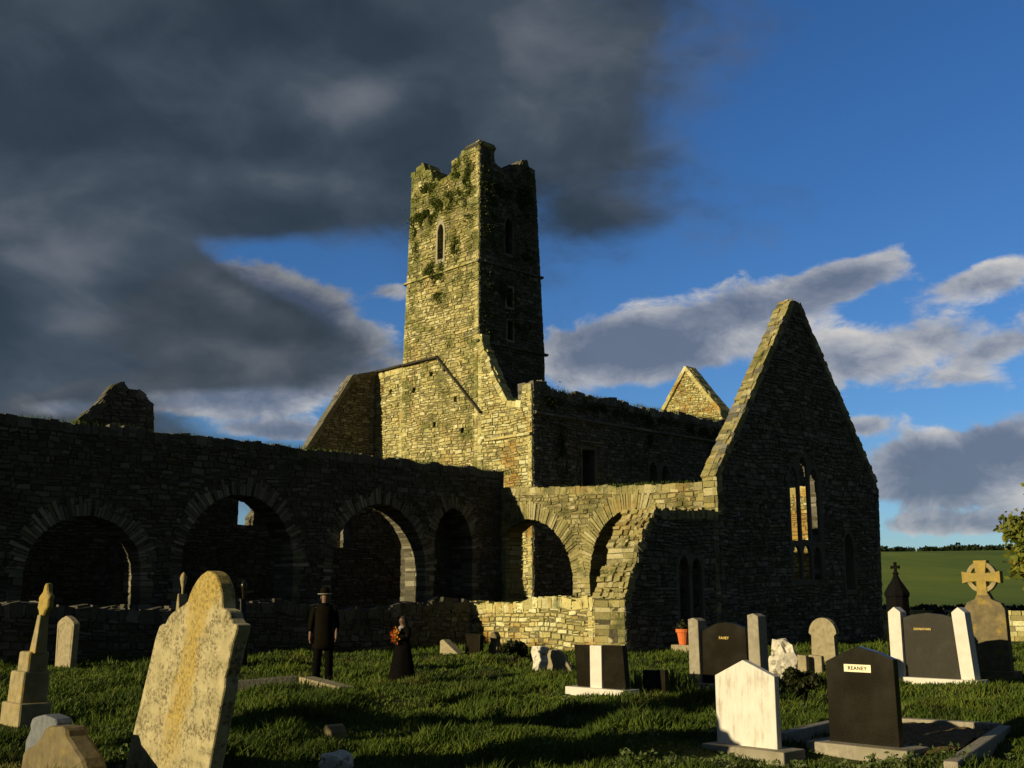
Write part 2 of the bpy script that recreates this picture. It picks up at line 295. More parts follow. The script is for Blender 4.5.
# ------------------------------------------------------------ mesh helpers
def tag(o, label=None, cat=None, group=None, kind=None):
    if label: o['label'] = label
    if cat: o['category'] = cat
    if group: o['group'] = group
    if kind: o['kind'] = kind
    return o
def empty(name, loc, rz=0.0, **kw):
    o = bpy.data.objects.new(name, None); COL.objects.link(o); o.location = loc; o.rotation_euler = (0, 0, rz); o.empty_display_size = .3
    return tag(o, **kw)
class MB:
    def __init__(s): s.v = []; s.f = []; s.mi = []
    def add(s, vs, fs, mi=0):
        n = len(s.v); s.v += [tuple(p) for p in vs]; s.f += [tuple(i + n for i in f) for f in fs]; s.mi += [mi] * len(fs)
    def hexa(s, c, mi=0):      # 8 corners: bottom 4 then top 4
        s.add(c, [(3, 2, 1, 0), (4, 5, 6, 7), (0, 1, 5, 4), (1, 2, 6, 5), (2, 3, 7, 6), (3, 0, 4, 7)], mi)
    def box(s, x0, x1, y0, y1, z0, z1, mi=0):
        s.hexa([(x0, y0, z0), (x1, y0, z0), (x1, y1, z0), (x0, y1, z0), (x0, y0, z1), (x1, y0, z1), (x1, y1, z1), (x0, y1, z1)], mi)
    def prism(s, poly, y0, y1, holes=(), mi=0):       # poly in x,z ; extruded along y
        loops = [list(poly)] + [list(h) for h in holes]
        flat = [p for l in loops for p in l]; N = len(flat)
        tris = tessellate_polygon([[Vector((a, b, 0)) for a, b in l] for l in loops])
        vs = [(a, y0, b) for a, b in flat] + [(a, y1, b) for a, b in flat]
        fs = [tuple(t) for t in tris] + [tuple(i + N for i in reversed(t)) for t in tris]
        k = 0
        for l in loops:
            n = len(l)
            for i in range(n): a, b = k + i, k + (i + 1) % n; fs.append((a, b, b + N, a + N))
            k += n
        s.add(vs, fs, mi)
    def lathe(s, prof, cx=0, cy=0, n=14, mi=0, sx=1, sy=1):
        vs = []; fs = []
        for r, z in prof:
            for k in range(n): a = 2 * math.pi * k / n; vs.append((cx + sx * r * math.cos(a), cy + sy * r * math.sin(a), z))
        for j in range(len(prof) - 1):
            for k in range(n): a = j * n + k; b = j * n + (k + 1) % n; fs.append((a, b, b + n, a + n))
        fs.append(tuple(range(n - 1, -1, -1))); fs.append(tuple((len(prof) - 1) * n + k for k in range(n)))
        s.add(vs, fs, mi)
    def tube(s, pts, rad, n=8, mi=0):
        rings = []; pts = [Vector(p) for p in pts]
        for i, p in enumerate(pts):
            d = (pts[min(i + 1, len(pts) - 1)] - pts[max(i - 1, 0)]).normalized()
            a = d.orthogonal().normalized() if i == 0 else (rings[-1][1] - d * rings[-1][1].dot(d)).normalized()
            rings.append((p, a, d))
        vs = []; fs = []
        for i, (p, a, d) in enumerate(rings):
            b = d.cross(a); r = rad[i] if hasattr(rad, '__len__') else rad
            for k in range(n): t = 2 * math.pi * k / n; vs.append(p + a * (r * math.cos(t)) + b * (r * math.sin(t)))
        for j in range(len(pts) - 1):
            for k in range(n): x = j * n + k; y = j * n + (k + 1) % n; fs.append((x, y, y + n, x + n))
        fs.append(tuple(range(n - 1, -1, -1))); fs.append(tuple((len(pts) - 1) * n + k for k in range(n)))
        s.add(vs, fs, mi)
    def build(s, name, mats, parent=None, bevel=0, smooth=False, loc=None, rz=0):
        me = bpy.data.meshes.new(name); me.from_pydata(s.v, [], s.f)
        if not isinstance(mats, (list, tuple)): mats = [mats]
        for m in mats: me.materials.append(m)
        me.polygons.foreach_set('material_index', s.mi)
        bm = bmesh.new(); bm.from_mesh(me); bmesh.ops.recalc_face_normals(bm, faces=bm.faces); bm.to_mesh(me); bm.free()
        if smooth: me.polygons.foreach_set('use_smooth', [True] * len(me.polygons))
        o = bpy.data.objects.new(name, me); COL.objects.link(o)
        if parent: o.parent = parent
        if loc: o.location = loc; o.rotation_euler = (0, 0, rz)
        if bevel:
            md = o.modifiers.new('bevel', 'BEVEL'); md.width = bevel; md.segments = 2; md.limit_method = 'ANGLE'; md.angle_limit = R(40)
        return o
def raw_mesh(name, verts, faces, mat, parent=None):   # verts (n,3) numpy, faces (m,k) numpy
    me = bpy.data.meshes.new(name); k = faces.shape[1]
    me.vertices.add(len(verts)); me.vertices.foreach_set('co', verts.astype(np.float32).ravel())
    me.loops.add(faces.size); me.loops.foreach_set('vertex_index', faces.astype(np.int32).ravel())
    me.polygons.add(len(faces)); me.polygons.foreach_set('loop_start', np.arange(0, faces.size, k, dtype=np.int32))
    me.update(calc_edges=True); me.materials.append(mat)
    o = bpy.data.objects.new(name, me); COL.objects.link(o)
    if parent: o.parent = parent
    return o

# ------------------------------------------------------------ masonry
rg = random.Random(11)
COURSES = [0.0]
while COURSES[-1] < 30: COURSES.append(COURSES[-1] + rg.uniform(.10, .22))
def inside(poly, x, y):
    c = False; n = len(poly)
    for i in range(n):
        x1, y1 = poly[i]; x2, y2 = poly[(i + 1) % n]
        if (y1 > y) != (y2 > y) and x < (x2 - x1) * (y - y1) / (y2 - y1) + x1: c = not c
    return c
def cross(poly, z):
    r = []; n = len(poly)
    for i in range(n):
        x1, y1 = poly[i]; x2, y2 = poly[(i + 1) % n]
        if (y1 > z) != (y2 > z): r.append((x2 - x1) * (z - y1) / (y2 - y1) + x1)
    return sorted(r)
def arch_hole(s0, rx, zs, rz, zb=0.0, n=14, pointed=0.0):
    pts = [(s0 - rx, zb)]
    for k in range(n + 1):
        a = math.pi - math.pi * k / n; x = math.cos(a); zz = math.sin(a)
        zz = zz + pointed * (1 - abs(x)) * .5
        pts.append((s0 + rx * x, zs + rz * zz))
    pts.append((s0 + rx, zb)); return pts
class Wall:
    """rubble wall: mortar core with every face stone, edge stone and arch stone modelled on it"""
    def __init__(s, axis, at, thick, seed, parent_loc):
        s.axis = axis; s.at = at; s.t = thick; s.r = random.Random(seed); s.mb = MB(); s.pl = parent_loc
    def W(s, a, d, z):
        p = P(a, s.at + d, z) if s.axis == 'v' else P(s.at + d, a, z)
        return (p[0] - s.pl[0], p[1] - s.pl[1], p[2] - s.pl[2])
    def block(s, a0, a1, d0, d1, z0, z1, j=.012, mi=0, mb=None):
        r = s.r; c = []
        for z in (z0, z1):
            for a, d in ((a0, d0), (a1, d0), (a1, d1), (a0, d1)):
                c.append(s.W(a + r.uniform(-j, j), d + r.uniform(-j, j), z + r.uniform(-j, j)))
        (mb or s.mb).hexa(c, mi)
    def face(s, poly, excl, back=False, length=(.12, .46), proud=(.0, .05), zmin=-.1):
        r = s.r; L0, L1 = min(p[0] for p in poly), max(p[0] for p in poly); zt = max(p[1] for p in poly); off = r.uniform(0, 9)
        for i in range(len(COURSES) - 1):
            z0, z1 = COURSES[i], COURSES[i + 1]; zm = (z0 + z1) / 2
            if zm > zt: break
            if zm < zmin: continue
            xs = cross(poly, zm); iv = [(xs[k], xs[k + 1]) for k in range(0, len(xs) - 1, 2)]
            for h in excl:
                hx = cross(h, zm); cut = [(hx[k], hx[k + 1]) for k in range(0, len(hx) - 1, 2)]; new = []
                for a, b in iv:
                    seg = [(a, b)]
                    for c, d in cut:
                        seg = [x for (p, q) in seg for x in (((p, min(q, c)), (max(p, d), q)) if d > p and c < q else ((p, q),)) if x[1] - x[0] > .02]
                    new += seg
                iv = new
            for a, b in iv:
                x = a
                while x < b - .01:
                    L = r.uniform(*length) * (1.25 if r.random() < .15 else 1); e = x + L
                    if b - e < .12: e = b
                    wob = .05 * math.sin(x * .9 + off) + .03 * math.sin(x * 2.3 + z0)
                    g = .011; ch = r.uniform(.008, .022); o = r.uniform(*proud)
                    zq = z0 + (z1 - z0) * r.uniform(.35, .65); rows = [(z0, z1)] if (r.random() < .66 or z1 - z0 < .15) else [(z0, zq), (zq, z1)]
                    for za, zb in rows:
                        dd = -o - r.uniform(0, .02); q = []
                        js = [r.uniform(-.02, .02) for _ in range(8)]
                        if r.random() < .02: continue
                        tl = r.uniform(-.022, .022)
                        base = [(x + g, za + g), (e - g, za + g), (e - g, zb - g), (x + g, zb - g)]
                        front = [(x + g + ch, za + g + ch), (e - g - ch, za + g + ch), (e - g - ch, zb - g - ch), (x + g + ch, zb - g - ch)]
                        D = (lambda v: v) if not back else (lambda v: s.t - v)
                        for kk, ((p, w), jj) in enumerate(zip(base, js)): q.append(s.W(p + js[(kk + 2) % 8] * .5, D(.015), w + wob + jj * .5 + (tl if kk in (1, 2) else -tl)))
                        for k, ((p, w), jj) in enumerate(zip(front, js[4:])): q.append(s.W(p + jj, D(dd + jj), w + wob - js[k] * .8 + (tl if k in (1, 2) else -tl)))
                        s.mb.add(q, [(0, 1, 5, 4), (1, 2, 6, 5), (2, 3, 7, 6), (3, 0, 4, 7), (4, 5, 6, 7)])
                    x = e
    def edge(s, p, q, outw, rag=.06, size=(.15, .42), thick=.2, mb=None, mi=0, overhang=.03, splits=2):
        """stones laid along an edge p->q of the wall, through its thickness; outw = unit outward (a,z)"""
        r = s.r; ax, az = q[0] - p[0], q[1] - p[1]; L = math.hypot(ax, az)
        if L < .02: return
        dx, dz = ax / L, az / L; x = 0
        while x < L - .01:
            e = min(L, x + r.uniform(*size))
            if L - e < size[0] * .6: e = L
            cuts = [-overhang] + sorted(s.t * (k + r.uniform(.3, .7)) / splits for k in range(splits - 1 + 1))[:splits - 1] + [s.t + overhang]
            for k in range(len(cuts) - 1):
                o = r.uniform(0, rag); c = []
                for h in (-thick, o):
                    for t, d in ((x + .008, cuts[k] + .006), (e - .008, cuts[k] + .006), (e - .008, cuts[k + 1] - .006), (x + .008, cuts[k + 1] - .006)):
                        j = r.uniform(-.015, .015)
                        c.append(s.W(p[0] + dx * t + outw[0] * h + j, d + r.uniform(-.012, .012), p[1] + dz * t + outw[1] * h + j))
                (mb or s.mb).hexa(c, mi)
            x = e
    def build(s, name, poly, holes=(), arches=(), mat=None, parent=None, rag=.07, backface=True, zmin=-.1, proud=(0, .05), coping=None, parts=True, capsize=(.15, .42), ringmat=None, surround=True, voussoir=(.36, .52), splits=2, edgemat=None):
        """holes: plain openings; arches: (s0, rx, zs, rz, zb, pointed)"""
        ah = [arch_hole(a[0], a[1], a[2], a[3], a[4], 16, a[5]) for a in arches]
        allh = [list(h) for h in holes] + ah
        core = MB(); loops = poly
        # keep holes strictly inside outline
        core.prism([(a, b) for a, b in loops], .0, s.t, holes=allh)
        vs = [s.W(x, y, z) for x, y, z in core.v]
        s.mb.add(vs, core.f, 1)
        excl = [list(h) for h in holes]
        for a in arches: excl.append(arch_hole(a[0], a[1] + voussoir[0], a[2], a[3] + voussoir[0] + .03, a[4] - 1, 16, a[5]) if False else arch_hole(a[0], a[1] + .2, a[2], a[3] + voussoir[0], a[4], 16, a[5]))
        s.face(poly, excl, False, zmin=zmin, proud=proud)
        if backface: s.face(poly, excl, True, zmin=zmin)
        n = len(poly); area = sum(poly[i][0] * poly[(i + 1) % n][1] - poly[(i + 1) % n][0] * poly[i][1] for i in range(n)); sg = 1 if area > 0 else -1
        for i in range(n):
            p, q = poly[i], poly[(i + 1) % n]
            if max(p[1], q[1]) < .15: continue
            L = math.hypot(q[0] - p[0], q[1] - p[1]); out = ((q[1] - p[1]) / L * sg, -(q[0] - p[0]) / L * sg)
            vert = abs(out[1]) < .25
            s.edge(p, q, out, .02 if vert else rag, (.12, .24) if vert else capsize, .25, splits=splits if not vert else (3 if s.t > 1.15 else 2), overhang=.02 if vert else .05, mi=2 if edgemat else 0)
        for h in holes:
            if not surround: continue
            m = len(h); ar = sum(h[i][0] * h[(i + 1) % m][1] - h[(i + 1) % m][0] * h[i][1] for i in range(m)); sh = 1 if ar > 0 else -1
            for i in range(m):
                p, q = h[i], h[(i + 1) % m]; L = math.hypot(q[0] - p[0], q[1] - p[1])
                if L < .02: continue
                out = (-(q[1] - p[1]) / L * sh, (q[0] - p[0]) / L * sh)
                s.edge(p, q, out, .015, (.14, .3), .10, overhang=.0)
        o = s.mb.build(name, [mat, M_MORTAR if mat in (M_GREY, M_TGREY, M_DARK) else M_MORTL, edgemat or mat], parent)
        for a in arches:
            mb = MB(); r = s.r; s0, rx, zs, rz, zb, pt = a
            steps = int(math.pi * (rx + rz) / 2 / .105)
            def ap(th, k=0.0):
                x = math.cos(th); zz = math.sin(th) + pt * (1 - abs(x)) * .5
                return s0 + (rx + k) * x, zs + (rz + k) * zz
            for i in range(steps):
                t0 = math.pi * (i + r.uniform(0, .18)) / steps; t1 = math.pi * (i + 1 - r.uniform(.02, .12)) / steps
                if r.random() < .05: continue
                Lr = r.uniform(*voussoir); inn = -r.uniform(.0, .035)
                cut = s.t * r.uniform(.35, .65); pr = r.uniform(.02, .075)
                for d0, d1 in ((-pr, cut - .01), (cut + .01, s.t + .04)):
                    c = []
                    for k in (inn, Lr):
                        for th, d in ((t0, d0), (t1, d0), (t1, d1), (t0, d1)):
                            x, z = ap(th, k); c.append(s.W(x + r.uniform(-.008, .008), d, z + r.uniform(-.008, .008)))
                    mb.hexa(c)
            for sx in (-1, 1):      # jamb stones below the springing
                z = zb
                while z < zs - .03:
                    z2 = min(zs, z + r.uniform(.12, .24)); w = r.uniform(.2, .42); x0 = s0 + sx * (rx - r.uniform(0, .03)); x1 = s0 + sx * (rx + w)
                    lo, hi = min(x0, x1), max(x0, x1); cut = s.t * r.uniform(.35, .65)
                    s.block(lo, hi, -r.uniform(.02, .07), cut - .01, z + .008, z2 - .008, mb=mb); s.block(lo, hi, cut + .01, s.t + .04, z + .008, z2 - .008, mb=mb)
                    z = z2
            mb.build('arch_ring', ringmat or mat, parent)
        return o
def lancet(c, w, z0, z1, n=7):       # pointed opening
    h = w * .9; zs = z1 - h; pts = [(c - w / 2, z0), (c - w / 2, zs)]
    for k in range(1, n): t = k / n; pts.append((c - w / 2 * math.cos(t * math.pi / 2) ** 1.0 if False else c - w / 2 * (1 - t ** 1.6), zs + h * math.sin(t * math.pi / 2)))
    pts.append((c, z1))
    for k in range(n - 1, 0, -1): t = k / n; pts.append((c + w / 2 * (1 - t ** 1.6), zs + h * math.sin(t * math.pi / 2)))
    pts += [(c + w / 2, zs), (c + w / 2, z0)]
    return pts
def window_frame(axis, at, holes, outer, d0, d1, parent, pl, mat=None, name='window_surround'):
    w = Wall(axis, at, 1, 1, pl); m = MB(); m.prism(outer, d0, d1, holes=holes)
    m.v = [w.W(*p) for p in m.v]; return m.build(name, mat or M_DRESS, parent, bevel=.012)

# ------------------------------------------------------------ ground, field
def build_ground():
    rs = [0, .5]; 
    while rs[-1] < 42: rs.append(rs[-1] + .28)
    while rs[-1] < 3000: rs.append(rs[-1] * 1.045)
    vs = []; fs = []
    # dense sector in front, coarser behind
    angs = list(np.radians(np.concatenate([np.linspace(-50, 50, 261), np.linspace(52, 308, 100)])))
    n = len(angs)
    for r in rs:
        for a in angs:
            x, y = r * math.sin(a), r * math.cos(a); vs.append((x, y, hgt(x, y)))
    for j in range(len(rs) - 1):
        for k in range(n): a = j * n + k; b = j * n + (k + 1) % n; fs.append((a, b, b + n, a + n))
    o = raw_mesh('ground', np.array(vs), np.array(fs), M_TURF)
    o.data.polygons.foreach_set('use_smooth', [True] * len(o.data.polygons)); tag(o, kind='structure')
build_ground()

# ================================================================= THE FRIARY
def ang_pts(poly): return poly
# ---- bell tower
T0 = P(3.8, 16.6); tw = empty('bell_tower', T0, label='tall square stone bell tower with broken battlements rising above the ruin', cat='tower')
yA = 3.85
left_top = [(22.55, 14), (22.1, 23.4), (22.1, 24.35), (21.75, 24.2), (21.7, 24.45), (21.1, 24.55), (20.95, 24.1), (20.4, 23.95), (20.35, 23.3), (19.9, 23.35), (19.85, 23.15), (19.1, 23.2), (18.8, 23.4), (18.75, 23.95), (18.2, 24.0), (18.0, 24.2), (17.5, 24.25), (17.3, 24.3), (16.85, 24.35), (16.6, 24.7)]
wl = Wall('u', yA, 1.0, 21, T0)
polyA = [(16.62, 0)] + [(22.55, 0)] + left_top
polyA = [(16.62, 0), (22.55, 0)] + left_top[:-1] + [(16.62, 24.5)]
winA = lancet(19.55, .46, 18.85, 20.75)
putlogs = [(19.1, 12.85), (20.2, 12.7), (18.3, 11.2), (17.75, 9.6), (19.9, 10.1), (21.6, 12.1)]
def sq(c, z, w=.27, h=.32): return [(c - w / 2, z), (c + w / 2, z), (c + w / 2, z + h), (c - w / 2, z + h)]
tower_mesh = wl.build('wall', polyA, holes=[winA] + [sq(*p) for p in putlogs], mat=M_TOWER, parent=tw, rag=.10, backface=True, surround=True, capsize=(.15, .3))
window_frame('u', yA, [winA], [(19.18, 18.65), (19.92, 18.65), (19.92, 20.45), (19.75, 20.9), (19.55, 21.1), (19.35, 20.9), (19.18, 20.45)], -.07, .25, tw, T0)
polyB = [(3.87, 0), (8.45, 0), (8.4, 14), (8.15, 18), (7.8, 23.4), (7.75, 23.9), (7.3, 24.0), (7.15, 24.35), (6.75, 24.2), (6.7, 23.9), (6.2, 23.85), (6.15, 23.1), (5.5, 23.1), (5.2, 23.4), (4.9, 23.45), (4.75, 23.8), (4.5, 23.85), (4.4, 24.1), (4.1, 24.25), (3.87, 24.5)]
wb = Wall('v', 16.6, 1.0, 22, T0)
winB1 = lancet(5.85, .5, 18.9, 20.8); winB2 = sq(5.9, 16.1, .42, 1.0); winB3 = sq(5.95, 14.4, .4, 1.0)
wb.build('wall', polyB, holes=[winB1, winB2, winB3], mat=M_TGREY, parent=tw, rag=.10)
window_frame('v', 16.6, [winB1], [(5.52, 18.75), (6.18, 18.75), (6.18, 20.5), (6.02, 20.9), (5.85, 21.0), (5.68, 20.9), (5.52, 20.5)], -.05, .25, tw, T0, M_TGREY)
window_frame('v', 16.6, [winB2], [(5.6, 15.98), (6.2, 15.98), (6.2, 17.22), (5.6, 17.22)], -.06, .2, tw, T0)
window_frame('v', 16.6, [winB3], [(5.68, 14.28), (6.22, 14.28), (6.22, 15.52), (5.68, 15.52)], -.06, .2, tw, T0)
# far sides
wc = Wall('v', 22.0 - .9, .9, 23, T0); wc.build('wall', [(4.9, 0), (8.3, 0), (7.7, 23.8), (7.1, 24.2), (7.0, 23.3), (6.2, 23.3), (6.0, 24.0), (5.4, 24.0), (5.3, 23.2), (4.9, 23.2)], mat=M_TOWER, parent=tw, rag=.1, backface=True)
wd = Wall('u', 7.0, .8, 24, T0); wd.build('wall', [(17.65, 0), (21.0, 0), (21.0, 23.9), (20.3, 24.0), (20.2, 23.2), (19.3, 23.2), (19.1, 23.9), (18.4, 23.9), (18.2, 23.2), (17.65, 23.2)], mat=M_TOWER, parent=tw, rag=.1)
def course(axis, at, a0, a1, z, parent, pl, out=.13, h=.13, slope=0, seed=1, mat=None, name='string_course'):
    w = Wall(axis, at, 1, seed, pl); r = random.Random(seed); x = a0
    while x < a1 - .01:
        e = min(a1, x + r.uniform(.4, .9)); z0 = z + slope * (x - a0); z1 = z + slope * (e - a0); o = out + r.uniform(-.02, .03)
        c = [w.W(x + .005, -o, z0 + .04), w.W(e - .005, -o, z1 + .04), w.W(e - .005, .05, z1), w.W(x + .005, .05, z0), w.W(x + .005, -o + .01, z0 + h), w.W(e - .005, -o + .01, z1 + h), w.W(e - .005, .05, z1 + h + .03), w.W(x + .005, .05, z0 + h + .03)]
        w.mb.hexa(c); x = e
    return w.mb.build(name, mat or M_TOWER, parent)
course('u', yA, 16.5, 22.55, 18.05, tw, T0, seed=31); course('v', 16.6, 3.7, 8.3, 18.05, tw, T0, seed=32, mat=M_TGREY)
course('v', 16.6, 3.7, 8.6, 13.95, tw, T0, seed=33, mat=M_TGREY)
# drip course of the lost transept roof, on the tower
course('u', yA, 16.3, 19.6, 10.35, tw, T0, out=.2, h=.14, slope=3.2 / 3.3, seed=34, mat=M_SLATE, name='roof_scar')
course('u', yA, 19.62, 22.5, 13.6, tw, T0, out=.2, h=.14, seed=35, mat=M_SLATE, name='roof_scar')

# ---- church: lit flanks beside the tower, long shaded side wall, far gable, wing
C0 = P(3.9, 12.9); ch = empty('church_ruin', C0, label='long roofless church walls around the foot of the bell tower', cat='ruin')
w1 = Wall('u', yA, .5, 41, C0)
w1.build('wall', [(12.92, 0), (16.6, 0), (16.6, 14.35), (16.2, 13.5), (15.9, 13.1), (15.6, 12.4), (15.2, 11.75), (14.9, 11.3), (14.55, 10.75), (13.6, 10.6), (13.5, 11.3), (12.92, 11.35)],
         holes=[sq(16.2, 8.95, .2, .24), sq(16.0, 7.05, .24, .26)], mat=M_STONE, parent=ch, rag=.10)
w2 = Wall('u', yA + .02, .9, 42, C0)
w2.build('wall', [(22.55, 0), (25.3, 0), (25.3, 13.55), (22.55, 13.6)], holes=[sq(23.6, 12.3), sq(24.4, 11.2)], mat=M_STONE, parent=ch, rag=.05)
course('u', yA, 12.9, 16.0, 8.95, ch, C0, out=.15, h=.15, seed=43, mat=M_STONE)
course('u', yA, 22.6, 25.6, 13.62, ch, C0, out=.2, h=.14, seed=45, mat=M_SLATE, name='roof_scar')
w3 = Wall('v', 12.9, .95, 44, C0)
c2top = [(30, 0), (30, 10.9)]
xs_ = list(np.linspace(29, 5, 25)); rr = random.Random(5)
c2top += [(float(x), 11.15 + rr.uniform(-.12, .12)) for x in xs_]
c2poly = [(3.9, 0)] + c2top + [(4.6, 11.45), (3.9, 11.35)]
winC = sq(7.58, 5.6, .95, 3.1); t1 = lancet(12.43, .62, 6.6, 8.45); t2 = lancet(13.42, .62, 6.6, 8.4)
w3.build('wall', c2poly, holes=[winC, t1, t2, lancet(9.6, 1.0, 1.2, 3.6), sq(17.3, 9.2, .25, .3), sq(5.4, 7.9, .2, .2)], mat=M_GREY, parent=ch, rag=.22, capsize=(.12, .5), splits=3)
window_frame('v', 12.9, [sq(7.58, 5.6, .85, 3.05)], [(7.02, 5.5), (8.14, 5.5), (8.14, 8.78), (7.02, 8.78)], -.06, .3, ch, C0, M_GREY)
window_frame('v', 12.9, [t1, t2], [(12.0, 6.5), (13.85, 6.5), (13.85, 8.3), (13.42, 8.62), (12.92, 8.3), (12.43, 8.66), (12.0, 8.3)], -.05, .2, ch, C0, M_GREY)
course('v', 12.9, 6.9, 8.6, 8.95, ch, C0, out=.16, h=.12, seed=46, mat=M_GREY, name='hood_mould')
course('v', 12.9, 4.0, 27, 9.95, ch, C0, out=.14, h=.16, seed=47, mat=M_GREY)
w4 = Wall('v', 26.0, .8, 48, C0); w4.build('wall', [(8.4, 0), (30, 0), (30, 10), (8.4, 10.2)], mat=M_GREY, parent=ch, rag=.1, backface=False)
w5 = Wall('u', 27.0, .8, 49, C0)
w5.build('wall', [(13.85, 0), (26, 0), (26, 10.5), (25.0, 12.6), (21.9, 16.75), (21.5, 16.8), (18.4, 13.0), (13.85, 10.0)], mat=M_STONE, parent=ch, rag=.06, backface=False)
w5b = Wall('u', 26.9, 1.0, 50, C0); cb = MB()
for (a, b) in (((21.65, 16.95), (18.3, 12.9)), ((21.7, 16.95), (25.2, 12.4))):
    L = math.hypot(b[0] - a[0], b[1] - a[1]); dx, dz = (b[0] - a[0]) / L, (b[1] - a[1]) / L; nz = abs(dx); nx = -dz * (1 if dx > 0 else -1)
    w5b.edge(a, b, (nx, nz), .05, (.3, .6), .22, mb=cb, overhang=.08, splits=1)
cb.build('gable_coping', M_STONE, ch)
w6 = Wall('v', 24.9, .35, 51, C0)
w6.build('wall', [(-3.5, 0), (3.8, 0), (3.8, 13.6), (2.2, 13.15), (1.9, 12.9), (-.2, 9.4), (-3.5, 5.4)], mat=M_GREY, parent=ch, rag=.06)
cb = MB(); w6b = Wall('v', 24.80, .42, 53, C0)
for a, b in (((2.2, 13.3), (-.4, 9.3)), ((-.4, 9.3), (-3.5, 5.5)), ((3.8, 13.75), (2.2, 13.3))):
    L = math.hypot(b[0] - a[0], b[1] - a[1]); dx, dz = (b[0] - a[0]) / L, (b[1] - a[1]) / L
    w6b.edge(a, b, (dz, -dx) if -dx > 0 else (-dz, dx), .04, (.3, .7), .2, mb=cb, overhang=.06, splits=1)
cb.build('gable_coping', M_GREY, ch)
# wall at the back of the range, seen through the arches
w7 = Wall('v', 16.5, .8, 54, C0)
op1 = [(-8.85, 4.5), (-7.78, 4.5), (-7.78, 5.1), (-8.0, 5.5), (-8.4, 5.85), (-8.85, 6.0)]
op2 = [(-4.9, 3.76), (-3.42, 3.76), (-3.42, 5.4), (-4.0, 5.6), (-4.9, 5.5)]
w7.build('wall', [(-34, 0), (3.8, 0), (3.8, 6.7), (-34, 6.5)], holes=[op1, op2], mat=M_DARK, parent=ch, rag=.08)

# ---- ruined gable stump behind the long wall
S0 = P(-12.4, 20); gs = empty('ruined_gable', S0, label='dark broken gable stump standing above the long shaded wall', cat='ruin')
Wall('v', 20, .45, 61, S0).build('wall', [(-17.5, 0), (-10.9, 0), (-10.9, 8.3), (-11.0, 9.4), (-11.35, 9.75), (-11.7, 9.95), (-12.1, 9.95), (-12.3, 10.2), (-12.6, 10.05), (-13.1, 9.4), (-13.7, 8.7), (-14.3, 8.1), (-17.5, 6.0)], mat=M_TGREY, parent=gs, rag=.14)

# ---- long shaded wall with the wide arches
L0_ = P(-12, 10.8); lw = empty('arcaded_wall', L0_, label='long dark stone wall with wide round arches across the left side', cat='wall')
rr = random.Random(9); top = []
for x in np.linspace(.1, -36, 60): top.append((float(x), 6.78 - .0045 * x + rr.uniform(-.05, .07)))
lp = [(-36, 0), (1.15, 0)] + top
wL = Wall('v', 10.8, 1.15, 62, L0_)
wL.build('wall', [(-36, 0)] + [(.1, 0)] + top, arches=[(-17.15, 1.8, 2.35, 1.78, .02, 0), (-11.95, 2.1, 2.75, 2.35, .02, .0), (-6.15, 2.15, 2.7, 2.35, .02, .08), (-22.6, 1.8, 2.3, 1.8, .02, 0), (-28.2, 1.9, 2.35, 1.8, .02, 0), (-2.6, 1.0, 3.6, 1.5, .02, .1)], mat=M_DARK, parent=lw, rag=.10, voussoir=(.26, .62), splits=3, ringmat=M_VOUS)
Wall('v', 12.0, .6, 69, L0_).build('wall', [(-3.75, 0), (-.2, 0), (-.2, 5.6), (-3.75, 5.7)], mat=M_DARK, parent=lw, rag=.05, backface=False)  # added backing wall that blocks the sun from the last arch
Wall('u', -15.6, .7, 75, L0_).build('wall', [(11.98, 0), (13.12, 0), (13.05, 6.1), (11.98, 6.3)], mat=M_DARK, parent=lw, rag=.05)  # unseen spur wall, added to keep the sun off an arch jamb
Wall('u', -25.4, .7, 76, L0_).build('wall', [(13.2, 0), (16.45, 0), (16.45, 6.2), (13.2, 6.2)], mat=M_DARK, parent=lw, rag=.05)  # unseen cross wall, added to narrow the sunlit strip in an arch
# ---- lit arcade
A0 = P(0, 6); ar = empty('cloister_arcade', A0, label='sunlit stone arcade wall with two tall arches next to the steep gable', cat='wall')
wA = Wall('u', 0.0, .95, 63, A0)
atop = [(10.78, 6.1), (9.5, 6.0), (8, 5.92), (7.4, 5.88), (6, 5.82), (4.5, 5.7), (3.4, 5.66), (2, 5.6), (1.0, 5.58)]
atop = atop[:-1] + [(.56, 5.56)]
wA.build('wall', [(.56, 0), (10.78, 0)] + atop, arches=[(9.2, 2.45, 2.3, 2.35, .02, .12), (3.95, 1.95, 2.5, 2.25, .02, .12)], mat=M_ARC, parent=ar, rag=.07, voussoir=(.55, .75), splits=3)
# ---- low cloister wall
B0 = P(-4.9, 5.4); lo = empty('low_cloister_wall', B0, label='low rubble wall with ragged top in front of the sunlit arcade', cat='wall')
wB = Wall('u', -4.9, .8, 64, B0)
bt = [(1.25, 1.66)]; rr = random.Random(4)
bt2 = []
for x in np.linspace(10.75, 1.3, 22): bt2.append((float(x), 1.66 - .035 * x + rr.uniform(-.08, .08)))
bt2 = [p for p in bt2 if p[0] < 7.9]
wB.build('wall', [(1.25, 0), (7.75, 0)] + bt2, mat=M_STONE, parent=lo, rag=.14, splits=3)
rr = random.Random(14); bt3 = [(float(x), 1.36 + .12 * math.sin(x * .8) + rr.uniform(-.10, .10)) for x in np.linspace(-4.95, -36, 70)]
Wall('v', 7.0, .75, 70, B0).build('wall', [(-36, 0), (-4.95, 0)] + bt3, mat=M_DARK, parent=lo, rag=.16, splits=3)
